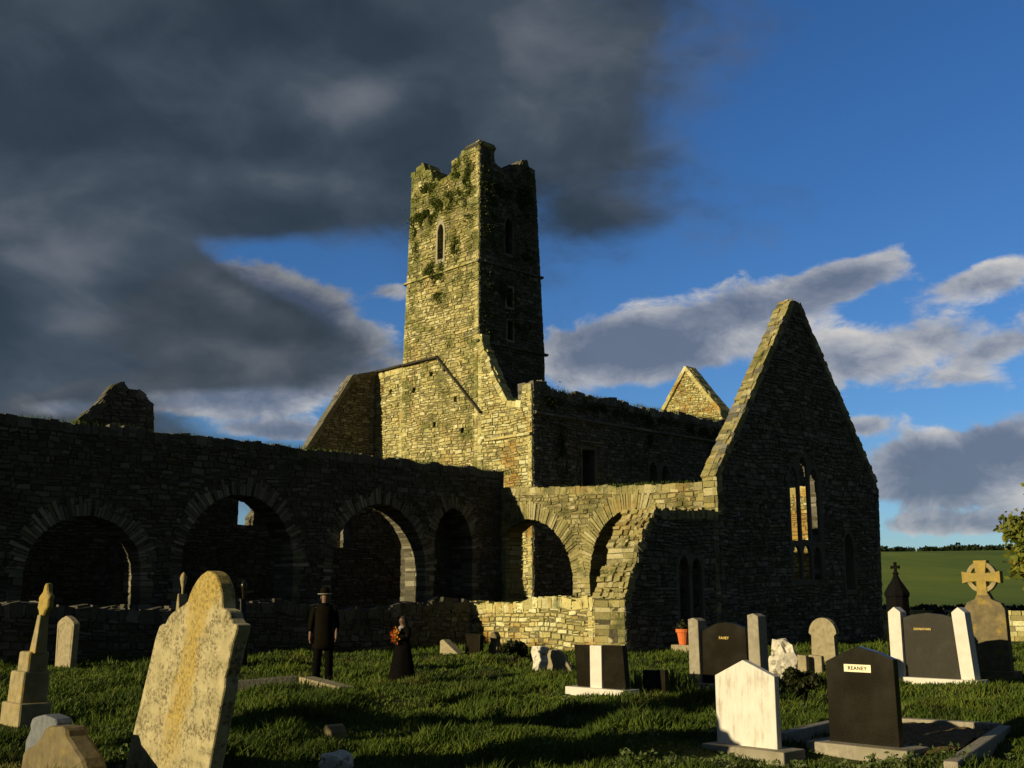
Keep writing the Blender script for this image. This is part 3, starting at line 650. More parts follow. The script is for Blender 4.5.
# ---- transept gable, with the shaded wall that continues it to the left
X0 = P(5.5, 0); tr = empty('transept_gable', X0, label='steep pointed gable wall with tall three-light window, shaded, right of the arcade', cat='ruin')
wG = Wall('v', 0.0, .52, 65, X0)
gp_ = [(.0, 0), (10.75, 0), (11.1, 6.0), (10.75, 6.4), (10.4, 6.9), (8.1, 9.95), (6.1, 12.5), (5.75, 12.95), (5.3, 13.0), (4.9, 12.45), (.05, 6.0)]
big_hole = [(4.38, 2.25), (6.62, 2.25), (6.62, 6.1), (6.3, 6.65), (5.95, 6.8), (5.6, 7.05), (5.2, 6.8), (4.7, 6.6), (4.38, 6.1)]
rw = lancet(8.45, .85, 1.9, 4.3)
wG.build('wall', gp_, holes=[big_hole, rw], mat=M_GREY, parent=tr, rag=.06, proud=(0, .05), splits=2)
lights = [lancet(4.75, .54, 2.35, 3.55), lancet(5.44, .56, 2.35, 3.6), lancet(6.16, .56, 2.35, 3.55), lancet(4.75, .54, 3.75, 6.45), lancet(5.44, .56, 3.8, 6.9), lancet(6.16, .56, 3.75, 6.5)]
window_frame('v', 0, lights, [(4.3, 2.15), (6.7, 2.15), (6.7, 6.15), (6.35, 6.75), (6.0, 6.9), (5.5, 7.15), (5.15, 6.95), (4.65, 6.75), (4.3, 6.15)], -.03, .09, tr, X0, M_GREY, 'window_tracery')
window_frame('v', 0, [lancet(8.45, .62, 2.0, 4.15)], [(7.98, 1.82), (8.92, 1.82), (8.92, 3.7), (8.75, 4.15), (8.45, 4.42), (8.15, 4.15), (7.98, 3.7)], -.04, .3, tr, X0, M_GREY)
cb = MB(); wGb = Wall('v', -.03, .58, 66, X0)
for a, b in (((5.25, 13.0), (-.1, 5.75)), ((5.8, 12.98), (11.0, 6.35))):
    L = math.hypot(b[0] - a[0], b[1] - a[1]); dx, dz = (b[0] - a[0]) / L, (b[1] - a[1]) / L; sgn = -1 if dx > 0 else 1
    wGb.edge(a, b, (dz * sgn if False else (-abs(dz) if dx < 0 else abs(dz)), abs(dx)), .09, (.12, .34), .2, mb=cb, overhang=.03, splits=3)
wGb.edge((-.03, 5.9), (-.03, 4.45), (-1, 0), .03, (.15, .3), .3, mb=cb, overhang=.01, splits=2)  # end stones get the sunlit tone beside the shade-toned gable face
cb.build('gable_coping', M_ARC, tr)
wE = Wall('v', 0.0, 1.2, 67, X0)
stub = [(-4.95, 0), (-.03, 0), (-.03, 4.5), (-1.2, 4.5), (-2.6, 4.4), (-3.4, 4.42), (-3.6, 4.1), (-3.85, 3.9), (-4.0, 3.5), (-4.25, 3.2), (-4.35, 2.7), (-4.6, 2.4), (-4.8, 1.9), (-4.95, 1.6)]
wE.build('wall', stub, holes=[[(-2.32, .8), (-.98, .8), (-.98, 2.8), (-1.3, 3.05), (-2.0, 3.05), (-2.32, 2.8)]], mat=M_GREY, edgemat=M_ARC, parent=tr, rag=.15, capsize=(.08, .2), splits=7)  # painted light: broken end in the sunlit tone, face in the shaded one
window_frame('v', 0, [lancet(-1.98, .52, .85, 3.02), lancet(-1.3, .52, .85, 2.95)], [(-2.4, .7), (-.9, .7), (-.9, 2.85), (-1.25, 3.12), (-2.05, 3.14), (-2.4, 2.85)], -.03, .14, tr, X0, M_GREY, 'window_tracery')
bars = MB(); wz = Wall('v', 0, 1, 1, X0)
for k in range(3): bars.tube([wz.W(-2.12 + .14 * k, .2, .85), wz.W(-2.12 + .14 * k, .2, 2.5)], .012, 5)
bars.build('window_bars', M_IRON, tr)
# transept side wall stub and rear return
Wall('u', 10.0, .9, 68, X0).build('wall', [(1.0, 0), (11, 0), (11, 6.0), (5, 6.2), (1.0, 6.3)], mat=M_STONE, parent=tr, rag=.1)

# ---- ivy and wall-top growth
def leaf_cloud(pts, size, mat, name, parent=None, seed=3, flat=.6):
    r = np.random.default_rng(seed); n = len(pts); pts = np.array(pts)
    a = r.normal(size=(n, 3)); a /= np.linalg.norm(a, axis=1)[:, None]
    b = r.normal(size=(n, 3)); b -= a * (a * b).sum(1)[:, None]; b /= np.linalg.norm(b, axis=1)[:, None]
    s = size * r.uniform(.6, 1.4, size=(n, 1))
    v = np.stack([pts - a * s, pts - b * s * flat, pts + a * s, pts + b * s * flat], 1).reshape(-1, 3)
    f = np.arange(4 * n).reshape(-1, 4)
    return raw_mesh(name, v, f, mat, parent)
def wall_ivy(axis, at, spots, n, name, label, seed):
    r = random.Random(seed); pts = []
    for (a, z, ra, rz_, w) in spots:
        for k in range(int(n * w)):
            t = r.uniform(0, 2 * math.pi); q = abs(r.gauss(0, .55))
            aa = a + ra * q * math.cos(t); zz = z + rz_ * q * math.sin(t)
            if mnoise.noise(Vector((aa * 1.7, zz * 1.7, seed))) < -.05: continue
            d = -.03 - abs(r.gauss(0, .06)); p = P(aa, at + d, zz) if axis == 'v' else P(at + d, aa, zz); pts.append(p)
    o = leaf_cloud(pts, .05, M_IVY, name, seed=seed); return tag(o, label, 'ivy')
wall_ivy('u', yA, [(20.9, 21.6, 1.3, .7, 1), (19.3, 21.9, 1.2, .55, .8), (17.9, 22.9, .9, .9, .9), (20.7, 23.0, .9, .5, .4), (20.2, 18.3, .9, .5, .8), (19.7, 17.3, .5, .7, .5), (17.4, 21.2, .4, 1.0, .3), (18.4, 19.2, .4, .8, .2), (21.6, 20.6, .3, 1.2, .3)], 4200, 'ivy', 'green ivy patches on the sunlit face of the bell tower', 7)
wall_ivy('v', 16.6, [(5.3, 22.3, 1.4, .8, 1), (6.9, 22.0, .9, 1.2, .9), (4.6, 20.5, .6, 1.6, .7), (6.9, 18.9, .7, 1.2, .6), (5.3, 16.9, 1.2, .9, .7), (6.6, 15.4, .9, .9, .5), (4.6, 14.9, .6, .8, .3)], 2600, 'ivy', 'dark ivy patches on the shaded face of the bell tower', 8)
wall_ivy('v', 12.9, [(5, 10.6, 1.0, .6, .9), (8.5, 10.7, 2.2, .4, 1.2), (12.5, 10.6, 2.2, .4, 1.2), (16.5, 10.5, 2.0, .45, 1.2), (5.8, 8.6, .5, 2.2, .6), (12.2, 9.6, .35, .8, .3), (17.5, 9.6, .3, .9, .3)], 1600, 'ivy', 'dark growth along the top of the shaded church wall', 9)
def wall_grass(runs, name, label, seed):
    r = random.Random(seed); vs = []; fs = []
    for (axis, at, a0, a1, zf, dens, hh, th) in runs:
        for k in range(int(abs(a1 - a0) * dens)):
            a = r.uniform(min(a0, a1), max(a0, a1))
            if mnoise.noise(Vector((a * .9, at, seed))) < -.05 and r.random() < .85: continue
            d = r.uniform(0, th); z = zf(a) - .03; h = hh * r.uniform(.4, 1.3); w = .012
            p = P(a, at + d) if axis == 'v' else P(at + d, a); t = r.uniform(0, 6.28); lx, ly = r.uniform(-.5, .5) * h, r.uniform(-.5, .5) * h
            i = len(vs); vs += [(p[0] - w * math.cos(t), p[1] - w * math.sin(t), z), (p[0] + w * math.cos(t), p[1] + w * math.sin(t), z), (p[0] + lx, p[1] + ly, z + h)]; fs.append((i, i + 1, i + 2))
    o = raw_mesh(name, np.array(vs), np.array(fs), M_GRASS); return tag(o, label, 'grass', kind='stuff')
wall_grass([('v', 10.8, -36, 1.1, lambda a: 6.86 - .0045 * a, 160, .16, 1.1), ('v', 12.9, 4.5, 28, lambda a: 11.3, 160, .2, .9), ('u', 0, 1, 10.7, lambda a: 5.66 + .04 * a, 60, .10, .9), ('u', -4.9, 1.3, 10.7, lambda a: 1.7 - .035 * a, 60, .10, .8), ('u', 3.85, 13.6, 14.6, lambda a: 10.8, 200, .2, .9)], 'wall_top_grass', 'wispy grass growing along the tops of the ruined walls', 12)

# ================================================================= GRAVES
def stone_frame(x, y): return (x, y, -.01 if any(math.hypot(x - a, y - b) < .3 for a, b in FLAT) else hgt(x, y) - .03)
def roughen(o, amp=.01, sc=6, sub=0):
    me = o.data
    for v in me.vertices:
        n = mnoise.noise_vector(v.co * sc); v.co += n * amp
def arc(cx, cz, r, a0, a1, n=10): return [(cx + r * math.cos(R(a0 + (a1 - a0) * k / n)), cz + r * math.sin(R(a0 + (a1 - a0) * k / n))) for k in range(n + 1)]
def text(body, size, mat, parent, loc, name='lettering', cx=1.0, font_extrude=.004):
    cu = bpy.data.curves.new(name, 'FONT'); cu.body = body; cu.size = size; cu.extrude = font_extrude; cu.align_x = 'CENTER'; cu.align_y = 'CENTER'; cu.offset = .0005; cu.space_character = 1.15
    to = bpy.data.objects.new(name, cu); COL.objects.link(to); bpy.context.view_layer.update()
    me = bpy.data.meshes.new_from_object(to.evaluated_get(bpy.context.evaluated_depsgraph_get())); bpy.data.objects.remove(to)
    for v in me.vertices: v.co = Vector((v.co.x * cx, -v.co.z, v.co.y))
    me.materials.clear(); me.materials.append(mat); o = bpy.data.objects.new(name, me); COL.objects.link(o); o.parent = parent; o.location = loc; return o

GRP = None
# the big leaning stone
g = empty('headstone', stone_frame(-2.89, 9.88), FACE, label='large lichen-speckled headstone with yellow streak leaning right in the foreground', cat='gravestone')
big = [(-1.23, -.23), (-1.02, .07), (-.63, 1.08), (-.56, 1.27), (-.5, 1.37), (-.44, 1.395), (-.38, 1.4), (-.33, 1.455), (-.26, 1.50), (-.2, 1.52), (-.05, 1.57), (.02, 1.6)] + [(.05, 1.66), (.11, 1.73), (.18, 1.79), (.25, 1.83), (.34, 1.86), (.42, 1.85), (.5, 1.82), (.57, 1.75), (.62, 1.66), (.64, 1.54)] + [(.75, 1.52), (.78, 1.46), (.84, 1.42), (.91, 1.41), (.88, 1.33), (.84, 1.26), (.78, 1.06), (.74, .98), (.74, .9), (.55, .24), (.4, -.25)]
m = MB(); m.prism(big, 0, .14); m.build('slab', M_LICH, g, bevel=.018)
# tall stepped pillar monument on the left
g = empty('pillar_monument', stone_frame(-6.5, 14.74), FACE, label='leaning stepped stone pillar with yellow bud-shaped finial at the left edge', cat='gravestone')
LN = .205
def lean(mb, k=LN, x0=0): mb.v = [(x + k * z, y, z) for x, y, z in mb.v]
m = MB(); m.box(-.40, .26, 0, .42, -.2, .30); lean(m, .05); m.build('base', M_OLD, g, bevel=.03)
m = MB(); m.box(-.32, .16, .03, .38, .28, .70); lean(m, .12); m.build('plinth', M_OLD, g, bevel=.03)
m = MB(); m.box(-.22, .14, .07, .34, .68, .95); lean(m, .13); m.build('step', M_OLD, g, bevel=.03)
m = MB(); m.hexa([(-.09, .12, .93), (.11, .12, .93), (.11, .28, .93), (-.09, .28, .93), (-.06, .14, 1.42), (.04, .14, 1.42), (.04, .25, 1.42), (-.06, .25, 1.42)]); lean(m, .22, 0); m.build('shaft', M_OLD, g, bevel=.01)
m = MB(); m.prism([(-.06, 1.38), (.03, 1.38), (.10, 1.47), (.16, 1.5), (.15, 1.6), (.17, 1.65), (.06, 1.72), (.04, 1.8), (-.01, 1.84), (-.06, 1.8), (-.08, 1.72), (-.19, 1.65), (-.17, 1.6), (-.18, 1.5), (-.12, 1.47)], .16, .25); lean(m, .22); m.build('finial', M_CROSSY, g, bevel=.03)
# pointed slim stone
def slab(name, x, y, poly, t, mat, label, extra=None, bev=.015, rz=FACE, cat='gravestone', part='slab', group=None, tilt=0):
    g = empty(name, stone_frame(x, y), rz, label=label, cat=cat, group=group)
    m = MB(); m.prism(poly, 0, t); o = m.build(part, mat, g, bevel=bev)
    g.rotation_euler[0] = tilt
    return g
g = slab('headstone', -10.96, 27.45, [(-.46, 0), (.46, 0), (.52, 1.03), (.44, 1.09), (.25, 1.17), (0, 1.23), (-.25, 1.17), (-.44, 1.09), (-.5, 1.03)], .16, M_OLDG, 'slim pale headstone with low pointed top alone on the grass at left')
m = MB(); m.prism([(-.42, .2), (.42, .2), (.46, .98), (0, 1.13), (-.44, .98)], -.01, .01, holes=[[(-.36, .25), (.36, .25), (.40, .94), (0, 1.07), (-.38, .94)]]); m.build('border', M_OLDG, g)
# blue grey stone and mossy stone bottom left
slab('headstone', -4.45, 10.7, [(-.3, -.3), (-.3, .29), (-.2, .4), (-.22, .45), (-.18, .5), (-.08, .53), (.1, .56), (.26, .55), (.36, .54), (.41, .49), (.38, .44), (.32, .42), (.29, .38), (.37, -.3)], .16, M_BLUEG, 'small blue-grey slate stone with shaped top at bottom left', bev=.025)
g = slab('headstone', -4.02, 10.1, [(-.9, -.3), (-.82, .18), (-.75, .24), (-.62, .27), (-.5, .33), (-.42, .38), (-.36, .44), (-.25, .48), (.11, .50), (.16, .42), (.26, .38), (.36, .33), (.5, .27), (.58, .2), (.72, -.05), (.78, -.3)], .22, M_CELT, 'rounded mossy brown headstone cut off by the bottom left corner', bev=.04)
# spires behind the big stone
def spire(x, y, top, w, mat, label):
    g = empty('spire_monument', stone_frame(x, y), FACE, label=label, cat='gravestone')
    m = MB(); m.box(-w, w, 0, 2 * w, -.1, .8); m.build('base', mat, g, bevel=.03)
    m = MB(); m.prism([(-w * .8, .78), (w * .8, .78), (w * .45, top * .62), (w * .12, top * .78), (-w * .12, top * .78), (-w * .45, top * .62)], .05, 2 * w - .05); m.build('pinnacle', mat, g, bevel=.02)
    m = MB(); m.lathe([(.02, top * .72), (.03, top * .8), (.035, top * .84), (.07, top * .9), (.085, top * .94), (.05, top * .98), (.01, top)], 0, w, 10); m.build('finial', mat, g, smooth=True)
spire(-8.0, 26.5, 2.3, .17, M_OLD, 'thin spire monument rising just left of the big leaning headstone')
spire(-6.75, 27.5, 2.1, .13, M_GRAN, 'dark spire monument in shade just right of the big leaning headstone')
# kerbs
def kerb(name, pts, w, h, mat, label, group=None, h2=0):
    g = MB(); cx, cy = pts[0]; z0 = hgt(cx, cy)
    for (a, b) in zip(pts[:-1], pts[1:]):
        a = Vector(a); b = Vector(b); d = (b - a).normalized(); n = Vector((-d.y, d.x)) * w / 2; za, zb = hgt(*a), hgt(*b)
        e = d * w / 2 * .98; a2 = a - e * 0; b2 = b + e * 0
        c = [(*(a2 - n), za - .1), (*(b2 - n), zb - .1), (*(b2 + n), zb - .1), (*(a2 + n), za - .1), (*(a2 - n), za + h), (*(b2 - n), zb + h), (*(b2 + n), zb + h), (*(a2 + n), za + h)]
        g.hexa([(p[0] - cx, p[1] - cy, p[2] - z0) for p in c])
    o = g.build(name, mat, bevel=.015, loc=(cx, cy, z0)); tag(o, label, 'kerb', group); return o
kerb('grave_kerb', [(-3.75, 20.6), (-2.8, 19.15)], .30, .13, M_OLDG, 'short sunlit stone kerb lying in the grass below the standing person')
kerb('grave_kerb', [(-5.6, 20.2), (-3.95, 20.75)], .16, .15, M_GREY, 'dark stone kerb left of the short sunlit kerb')
# rocks
def rock(x, y, sx, sy, sz, mat, label, seed, name='rock', zoff=0.0, cat='stone', rz=0, amp=.45, lv=3):
    bm = bmesh.new(); bmesh.ops.create_icosphere(bm, subdivisions=lv, radius=1)
    for v in bm.verts:
        n = mnoise.noise(v.co * 1.3 + Vector((seed, 0, 0))) * amp + mnoise.noise(v.co * 3.5 + Vector((seed, 5, 0))) * amp * .45 + mnoise.noise(v.co * 8 + Vector((seed, 9, 0))) * amp * .2
        c = v.co * (1 + n); v.co = Vector((max(-.8, min(.8, c.x)) * sx * 1.25, max(-.8, min(.8, c.y)) * sy * 1.25, (c.z + .6) * sz * .65))
    me = bpy.data.meshes.new(name); bm.to_mesh(me); bm.free(); me.materials.append(mat)
    o = bpy.data.objects.new(name, me); COL.objects.link(o); o.location = (x, y, hgt(x, y) + zoff); o.rotation_euler = (0, 0, rz); tag(o, label, cat); return o
rock(-1.72, 11.25, .16, .13, .14, M_ROCKW, 'white speckled rock at the bottom edge right of the leaning headstone', 3)
rock(-.02 - 6.0, 19.6, .08, .06, .07, M_ROCKW, 'tiny pale stone in the grass left of the leaning headstone', 5)
slab('stone_stump', -2.03, 12.7, [(-.16, -.1), (.0, -.1), (.02, .12), (-.03, .18), (-.09, .2), (-.15, .15)], .22, M_CELT, 'small broken stone stump in shaded grass near the white rock', cat='stone', part='stump')
m = MB(); slab('stone_wedge', -1.94, 31.66, [(-.15, -.1), (.75, -.1), (.6, .1), (.2, .33), (-.02, .46), (-.15, .42)], .25, M_OLDG, 'wedge-shaped sunlit stone lying before the low wall', cat='stone', part='wedge')
# dark bush and broken stones left of the cross
def bush(x, y, r, h, mat, label, n=1500, size=.05, seed=1, name='shrub', cat='shrub'):
    g = empty(name, (x, y, hgt(x, y)), label=label, cat=cat); rr = random.Random(seed); pts = []
    cl = [(rr.uniform(-r, r) * .6, rr.uniform(-r, r) * .6, rr.uniform(.35, .8) * h, rr.uniform(.28, .5) * r) for _ in range(9)]
    for k in range(n):
        c = rr.choice(cl); q = Vector((rr.gauss(0, 1), rr.gauss(0, 1), rr.gauss(0, 1))); q = q.normalized() * (c[3] * rr.uniform(.5, 1.05)); pts.append((c[0] + q.x, c[1] + q.y, max(.02, c[2] + q.z * .8)))
    leaf_cloud(pts, size, mat, 'foliage', g, seed)
    m = MB()
    for c in cl[:6]: m.tube([(0, 0, -.05), (c[0] * .5, c[1] * .5, c[2] * .5), (c[0], c[1], c[2])], [.02, .014, .006], 5)
    m.build('stem', M_BARK, g); return g
bush(.05, 28.9, .40, .62, M_DLEAF, 'dark low shrub before the sunlit low wall', 1800, .05, 2)
bush(4.78, 18.6, .34, .62, M_DLEAF, 'dark round shrub between the white headstone and the black headstone', 2200, .04, 4)
slab('statuette', -.55, 31.2, [(-.2, 0), (.2, 0), (.16, .3), (.2, .34), (.12, .55), (.16, .66), (.05, .8), (-.06, .8), (-.12, .66), (-.08, .55), (-.18, .34), (-.16, .3)], .2, M_CELT, 'small dark figure-shaped marker at the foot of the low wall', part='marker', bev=.04)
slab('headstone', -1.1, 31.0, [(-.32, 0), (.30, 0), (.32, .62), (-.28, .66)], .14, M_GRAN, 'small black slab in shade at the foot of the low wall', bev=.01)
g = slab('broken_stone', .61, 26.28, [(-.22, -.05), (.12, -.05), (.2, .2), (.16, .35), (.24, .5), (.1, .56), (-.22, .55), (-.26, .4), (-.18, .2)], .16, M_ROCKW, 'white broken stone on the grass left of the white cross', cat='stone', bev=.03, part='block')
g = slab('leaning_slab', 1.12, 26.6, [(-.45, -.02), (.4, -.02), (.35, .12), (.1, .42), (-.1, .54), (-.5, .5)], .1, M_OLDG, 'brown slab leaning beside the white broken stone', cat='stone', bev=.02)
kerb('grave_kerb', [(-.05, 25.6), (1.35, 24.9)], .22, .06, M_OLDG, 'low pale kerb at the foot of the white broken stone')

# white cross memorial
g = empty('cross_memorial', stone_frame(1.43, 18.86), FACE, label='black memorial with a white upright on a white base in mid grass', cat='gravestone')
m = MB(); m.prism([(-.50, .16), (-.16, .16), (-.16, .86), (-.57, .86)], .04, .16); m.build('black_panel', M_GRAN, g, bevel=.006); m = MB(); m.prism([(.08, .16), (.58, .16), (.52, .87), (.08, .87)], .04, .16); m.build('black_panel', M_GRAN, g, bevel=.006)
m = MB(); m.prism([(-.17, .14), (.09, .14), (.09, .86), (-.17, .86)], .0, .2); m.build('upright', M_MARB, g, bevel=.008)
m = MB(); m.box(-.66, .64, -.1, .32, -.05, .17); m.build('base', M_MARB, g, bevel=.01)
g = slab('headstone', 2.39, 19.05, [(-.24, -.05), (.24, -.05), (.24, .46), (-.24, .44)], .1, M_GRAN, 'small black square stone between the white cross and the dark pillared grave', bev=.008)
# dark grave with two pillars
g = empty('pillared_grave', stone_frame(3.78, 20.07), FACE, label='black headstone between two grey pillars with a gold name', cat='gravestone')
m = MB(); m.prism([(-.52, .1), (.46, .1), (.44, 1.12), (.2, 1.2), (.0, 1.22), (-.2, 1.19), (-.5, 1.06)], .05, .17); m.build('slab', M_GRAN, g, bevel=.008)
for x in (-.64, .66):
    m = MB(); top = 1.26 if x < 0 else 1.35; m.prism([(x - .12, .1), (x + .12, .1), (x + .10, top - .02), (x, top + .03), (x - .12, top)], -.02, .24); m.build('pillar', M_CONC, g, bevel=.012)
m = MB(); m.box(-.86, .86, -.12, .4, -.1, .14); m.build('base', M_CONC, g, bevel=.015)
text('FAHEY', .065, M_GOLD, g, (-.02, .046, .94))
# carved white rock, little stones
rock(5.42, 22.6, .26, .22, .75, M_ROCKW, 'craggy white rock grotto right of the dark pillared grave', 8, cat='rock', amp=.5)
slab('headstone', 6.25, 24.6, [(-.22, 0), (.2, 0), (.2, .56), (-.22, .58)], .12, M_OLDG, 'tiny grey marker next to the craggy white rock, taller of the pair', bev=.02)
slab('headstone', 6.62, 24.6, [(-.16, 0), (.16, 0), (.16, .48), (-.16, .5)], .12, M_OLDG, 'tiny grey marker beside the rounded headstone, shorter of the pair', bev=.02)
# round-topped
slab('headstone', 7.83, 28.28, [(-.36, 0), (.36, 0), (.34, .12), (.32, .72), (.38, .78)] + arc(0, .78, .39, 0, 180, 14) + [(-.38, .78), (-.32, .72), (-.34, .12)], .16, M_OLDG, 'pale round-topped headstone before the shaded gable wall')
# white headstone
g = empty('headstone', stone_frame(2.56, 12.43), FACE, label='bright white marble headstone with pointed top at lower right', cat='gravestone')
m = MB(); m.prism([(-.40, .0), (.38, .0), (.38, .80), (-.02, .96), (-.40, .78)], .0, .09); m.build('slab', M_MARBS, g, bevel=.008)
m = MB(); m.box(-.50, .56, -.16, .26, -.2, .05); m.build('base', M_CONC, g, bevel=.015)
# black named headstone
g = empty('headstone', stone_frame(3.79, 12.27), FACE, label='black granite headstone with cream name plate at lower right', cat='gravestone')
m = MB(); m.prism([(-.42, .06), (.40, .06), (.39, .99), (.19, 1.06), (-.02, 1.11), (-.21, 1.04), (-.42, .94)], .0, .10); m.build('slab', M_GRAN, g, bevel=.006)
m = MB(); m.box(-.60, .58, -.20, .3, -.2, .09); m.build('base', M_CONC, g, bevel=.015)
m = MB(); m.box(-.19, .13, -.012, .002, .84, .92); pl = m.build('name_plate', M_PLATE, g)
text('REANEY', .056, M_INK, pl, (-.03, -.015, .879), cx=1.0, font_extrude=.002)
# its kerbed plot
kerb('grave_kerb', [(4.75, 15.45), (5.95, 13.95)], .16, .13, M_CONC, 'far stone kerb of the gravelled plot behind the black headstone')
kerb('grave_kerb', [(5.98, 13.82), (4.25, 11.1)], .14, .12, M_CONC, 'right stone kerb running towards the bottom right corner')
kerb('grave_kerb', [(3.05, 13.0), (4.6, 15.4)], .14, .12, M_CONC, 'left stone kerb between the white headstone and the black headstone')
def plot():
    mb = MB(); a, b, c, d = Vector((3.3, 12.9)), Vector((4.4, 11.8)), Vector((5.8, 13.8)), Vector((4.7, 15.2)); N = 26; rr = random.Random(2)
    for i in range(N + 1):
        for j in range(N + 1):
            s, t = i / N, j / N; p = (a * (1 - s) + b * s) * (1 - t) + (d * (1 - s) + c * s) * t
            mb.v.append((p.x, p.y, hgt(p.x, p.y) + .05 + rr.uniform(0, .035)))
    for i in range(N):
        for j in range(N): k = i * (N + 1) + j; mb.f.append((k, k + 1, k + N + 2, k + N + 1)); mb.mi.append(0)
    o = mb.build('gravel_bed', M_GRAVEL); tag(o, kind='structure')
plot()
# white-pillared grave
g = empty('pillared_grave', stone_frame(7.93, 21.45), FACE, label='grey headstone between two white marble pillars on a white base', cat='gravestone')
m = MB(); m.prism([(-.52, .16), (.60, .16), (.54, 1.28), (.3, 1.34), (0, 1.37), (-.3, 1.33), (-.52, 1.26)], .05, .17); m.build('slab', M_GRANL, g, bevel=.008)
for x, ln in ((-.62, 0), (.76, -.10)):
    m = MB(); m.prism([(x - .13, .14), (x + .13, .14), (x + .13 + ln, 1.38), (x + ln, 1.48), (x - .13 + ln, 1.38)], -.03, .22); m.build('pillar', M_MARB, g, bevel=.01)
m = MB(); m.box(-.72, .98, -.12, .34, -.1, .16); m.build('base', M_MARB, g, bevel=.012)
text('DONOVAN', .06, M_GOLD, g, (-.10, .045, 1.06))
# celtic cross headstone
g = empty('celtic_cross', stone_frame(9.71, 23.04), FACE, label='brown headstone crowned by a yellow-lichened ringed cross near the right edge', cat='gravestone')
m = MB(); m.prism([(-.42, .12), (.46, .12), (.44, 1.42), (.36, 1.55), (.18, 1.62), (.10, 1.78), (-.10, 1.78), (-.17, 1.63), (-.34, 1.56), (-.42, 1.42)], .05, .22); m.build('slab', M_CELT, g, bevel=.015)
m = MB(); m.box(-.52, .56, -.08, .36, -.1, .2); m.build('base', M_CELT, g, bevel=.02)
m = MB(); cz = 2.08
m.prism([(-.11, 1.7), (.11, 1.7), (.10, cz - .09), (.28, cz - .10), (.40, cz - .13), (.40, cz + .12), (.28, cz + .09), (.10, cz + .08), (.14, cz + .34), (-.14, cz + .34), (-.10, cz + .08), (-.28, cz + .09), (-.40, cz + .12), (-.40, cz - .13), (-.28, cz - .10), (-.10, cz - .09)], .04, .2)
m.build('cross', M_CROSSY, g, bevel=.01)
m = MB(); m.prism(arc(0, cz, .32, 0, 360, 32)[:-1], .065, .175, holes=[arc(0, cz, .23, 0, 360, 32)[:-1]]); m.build('ring', M_OLD, g, bevel=.008)
# black ornate monument
g = empty('iron_monument', stone_frame(8.95, 26.3), FACE, label='black domed monument with small cross top silhouetted against the field', cat='gravestone')
m = MB(); m.lathe([(.31, 0), (.31, .25), (.27, .3), (.26, 1.72), (.29, 1.76), (.29, 1.83), (.25, 1.90), (.19, 2.0), (.12, 2.1), (.07, 2.2), (.05, 2.26)], 0, .3, 10); m.build('body', M_IRON, g)
m = MB(); m.lathe([(.05, 2.24), (.08, 2.28), (.04, 2.33), (.03, 2.38)], 0, .3, 8); m.build('finial', M_IRON, g)
m = MB(); m.prism([(-.025, 2.3), (.025, 2.3), (.03, 2.41), (.11, 2.39), (.11, 2.47), (.03, 2.46), (.03, 2.55), (-.03, 2.55), (-.03, 2.46), (-.11, 2.47), (-.11, 2.39), (-.03, 2.41)], .27, .33); m.build('cross', M_IRON, g, bevel=.006)
# terracotta pot on a stone
g = empty('flower_pot', (5.15, 33.7, hgt(5.15, 33.7) + .32), label='orange terracotta pot with a dead plant at the foot of the shaded wall', cat='pot')
m = MB(); m.lathe([(.13, 0), (.19, .36), (.225, .36), (.23, .46), (.19, .46), (.18, .38)], 0, 0, 16); m.build('pot', M_TERRA, g, smooth=False)
rr = random.Random(6); leaf_cloud([(rr.gauss(0, .09), rr.gauss(0, .09), .46 + abs(rr.gauss(0, .1))) for _ in range(160)], .045, M_DLEAF, 'foliage', g, 6)
m = MB(); m.box(-.35, .5, -.25, .25, -.2, .32); o = m.build('stone_block', M_OLDG, bevel=.03, loc=(5.2, 33.75, hgt(5.2, 33.75)), rz=FACE); tag(o, 'low stone block carrying the orange flower pot', 'stone')
# boundary wall to the right and hedge shrubs
w = empty('boundary_wall', (18, 42, 0), label='low sunlit field boundary wall behind the ringed cross', cat='wall')
mb = MB(); rr = random.Random(3)
aa, bb = Vector((13.2, 47.5)), Vector((40, 36)); dd = (bb - aa); LL = dd.length; dd.normalize(); nn = Vector((-dd.y, dd.x))
for row in range(6):
    x = rr.uniform(0, .3)
    while x < LL:
        e = x + rr.uniform(.25, .6); z0 = row * .2; z1 = z0 + .19 + rr.uniform(-.02, .03); o = rr.uniform(-.04, .04)
        a = aa + dd * (x + .01); b = aa + dd * (e - .01); c = [(*(a - nn * (.22 + o)), z0), (*(b - nn * (.22 + o)), z0), (*(b + nn * .22), z0), (*(a + nn * .22), z0), (*(a - nn * (.22 + o)), z1), (*(b - nn * (.22 + o)), z1), (*(b + nn * .22), z1), (*(a + nn * .22), z1)]
        mb.hexa([(p[0] - 18, p[1] - 42, p[2]) for p in c]); x = e
mb.build('stonework', M_STONE, w)
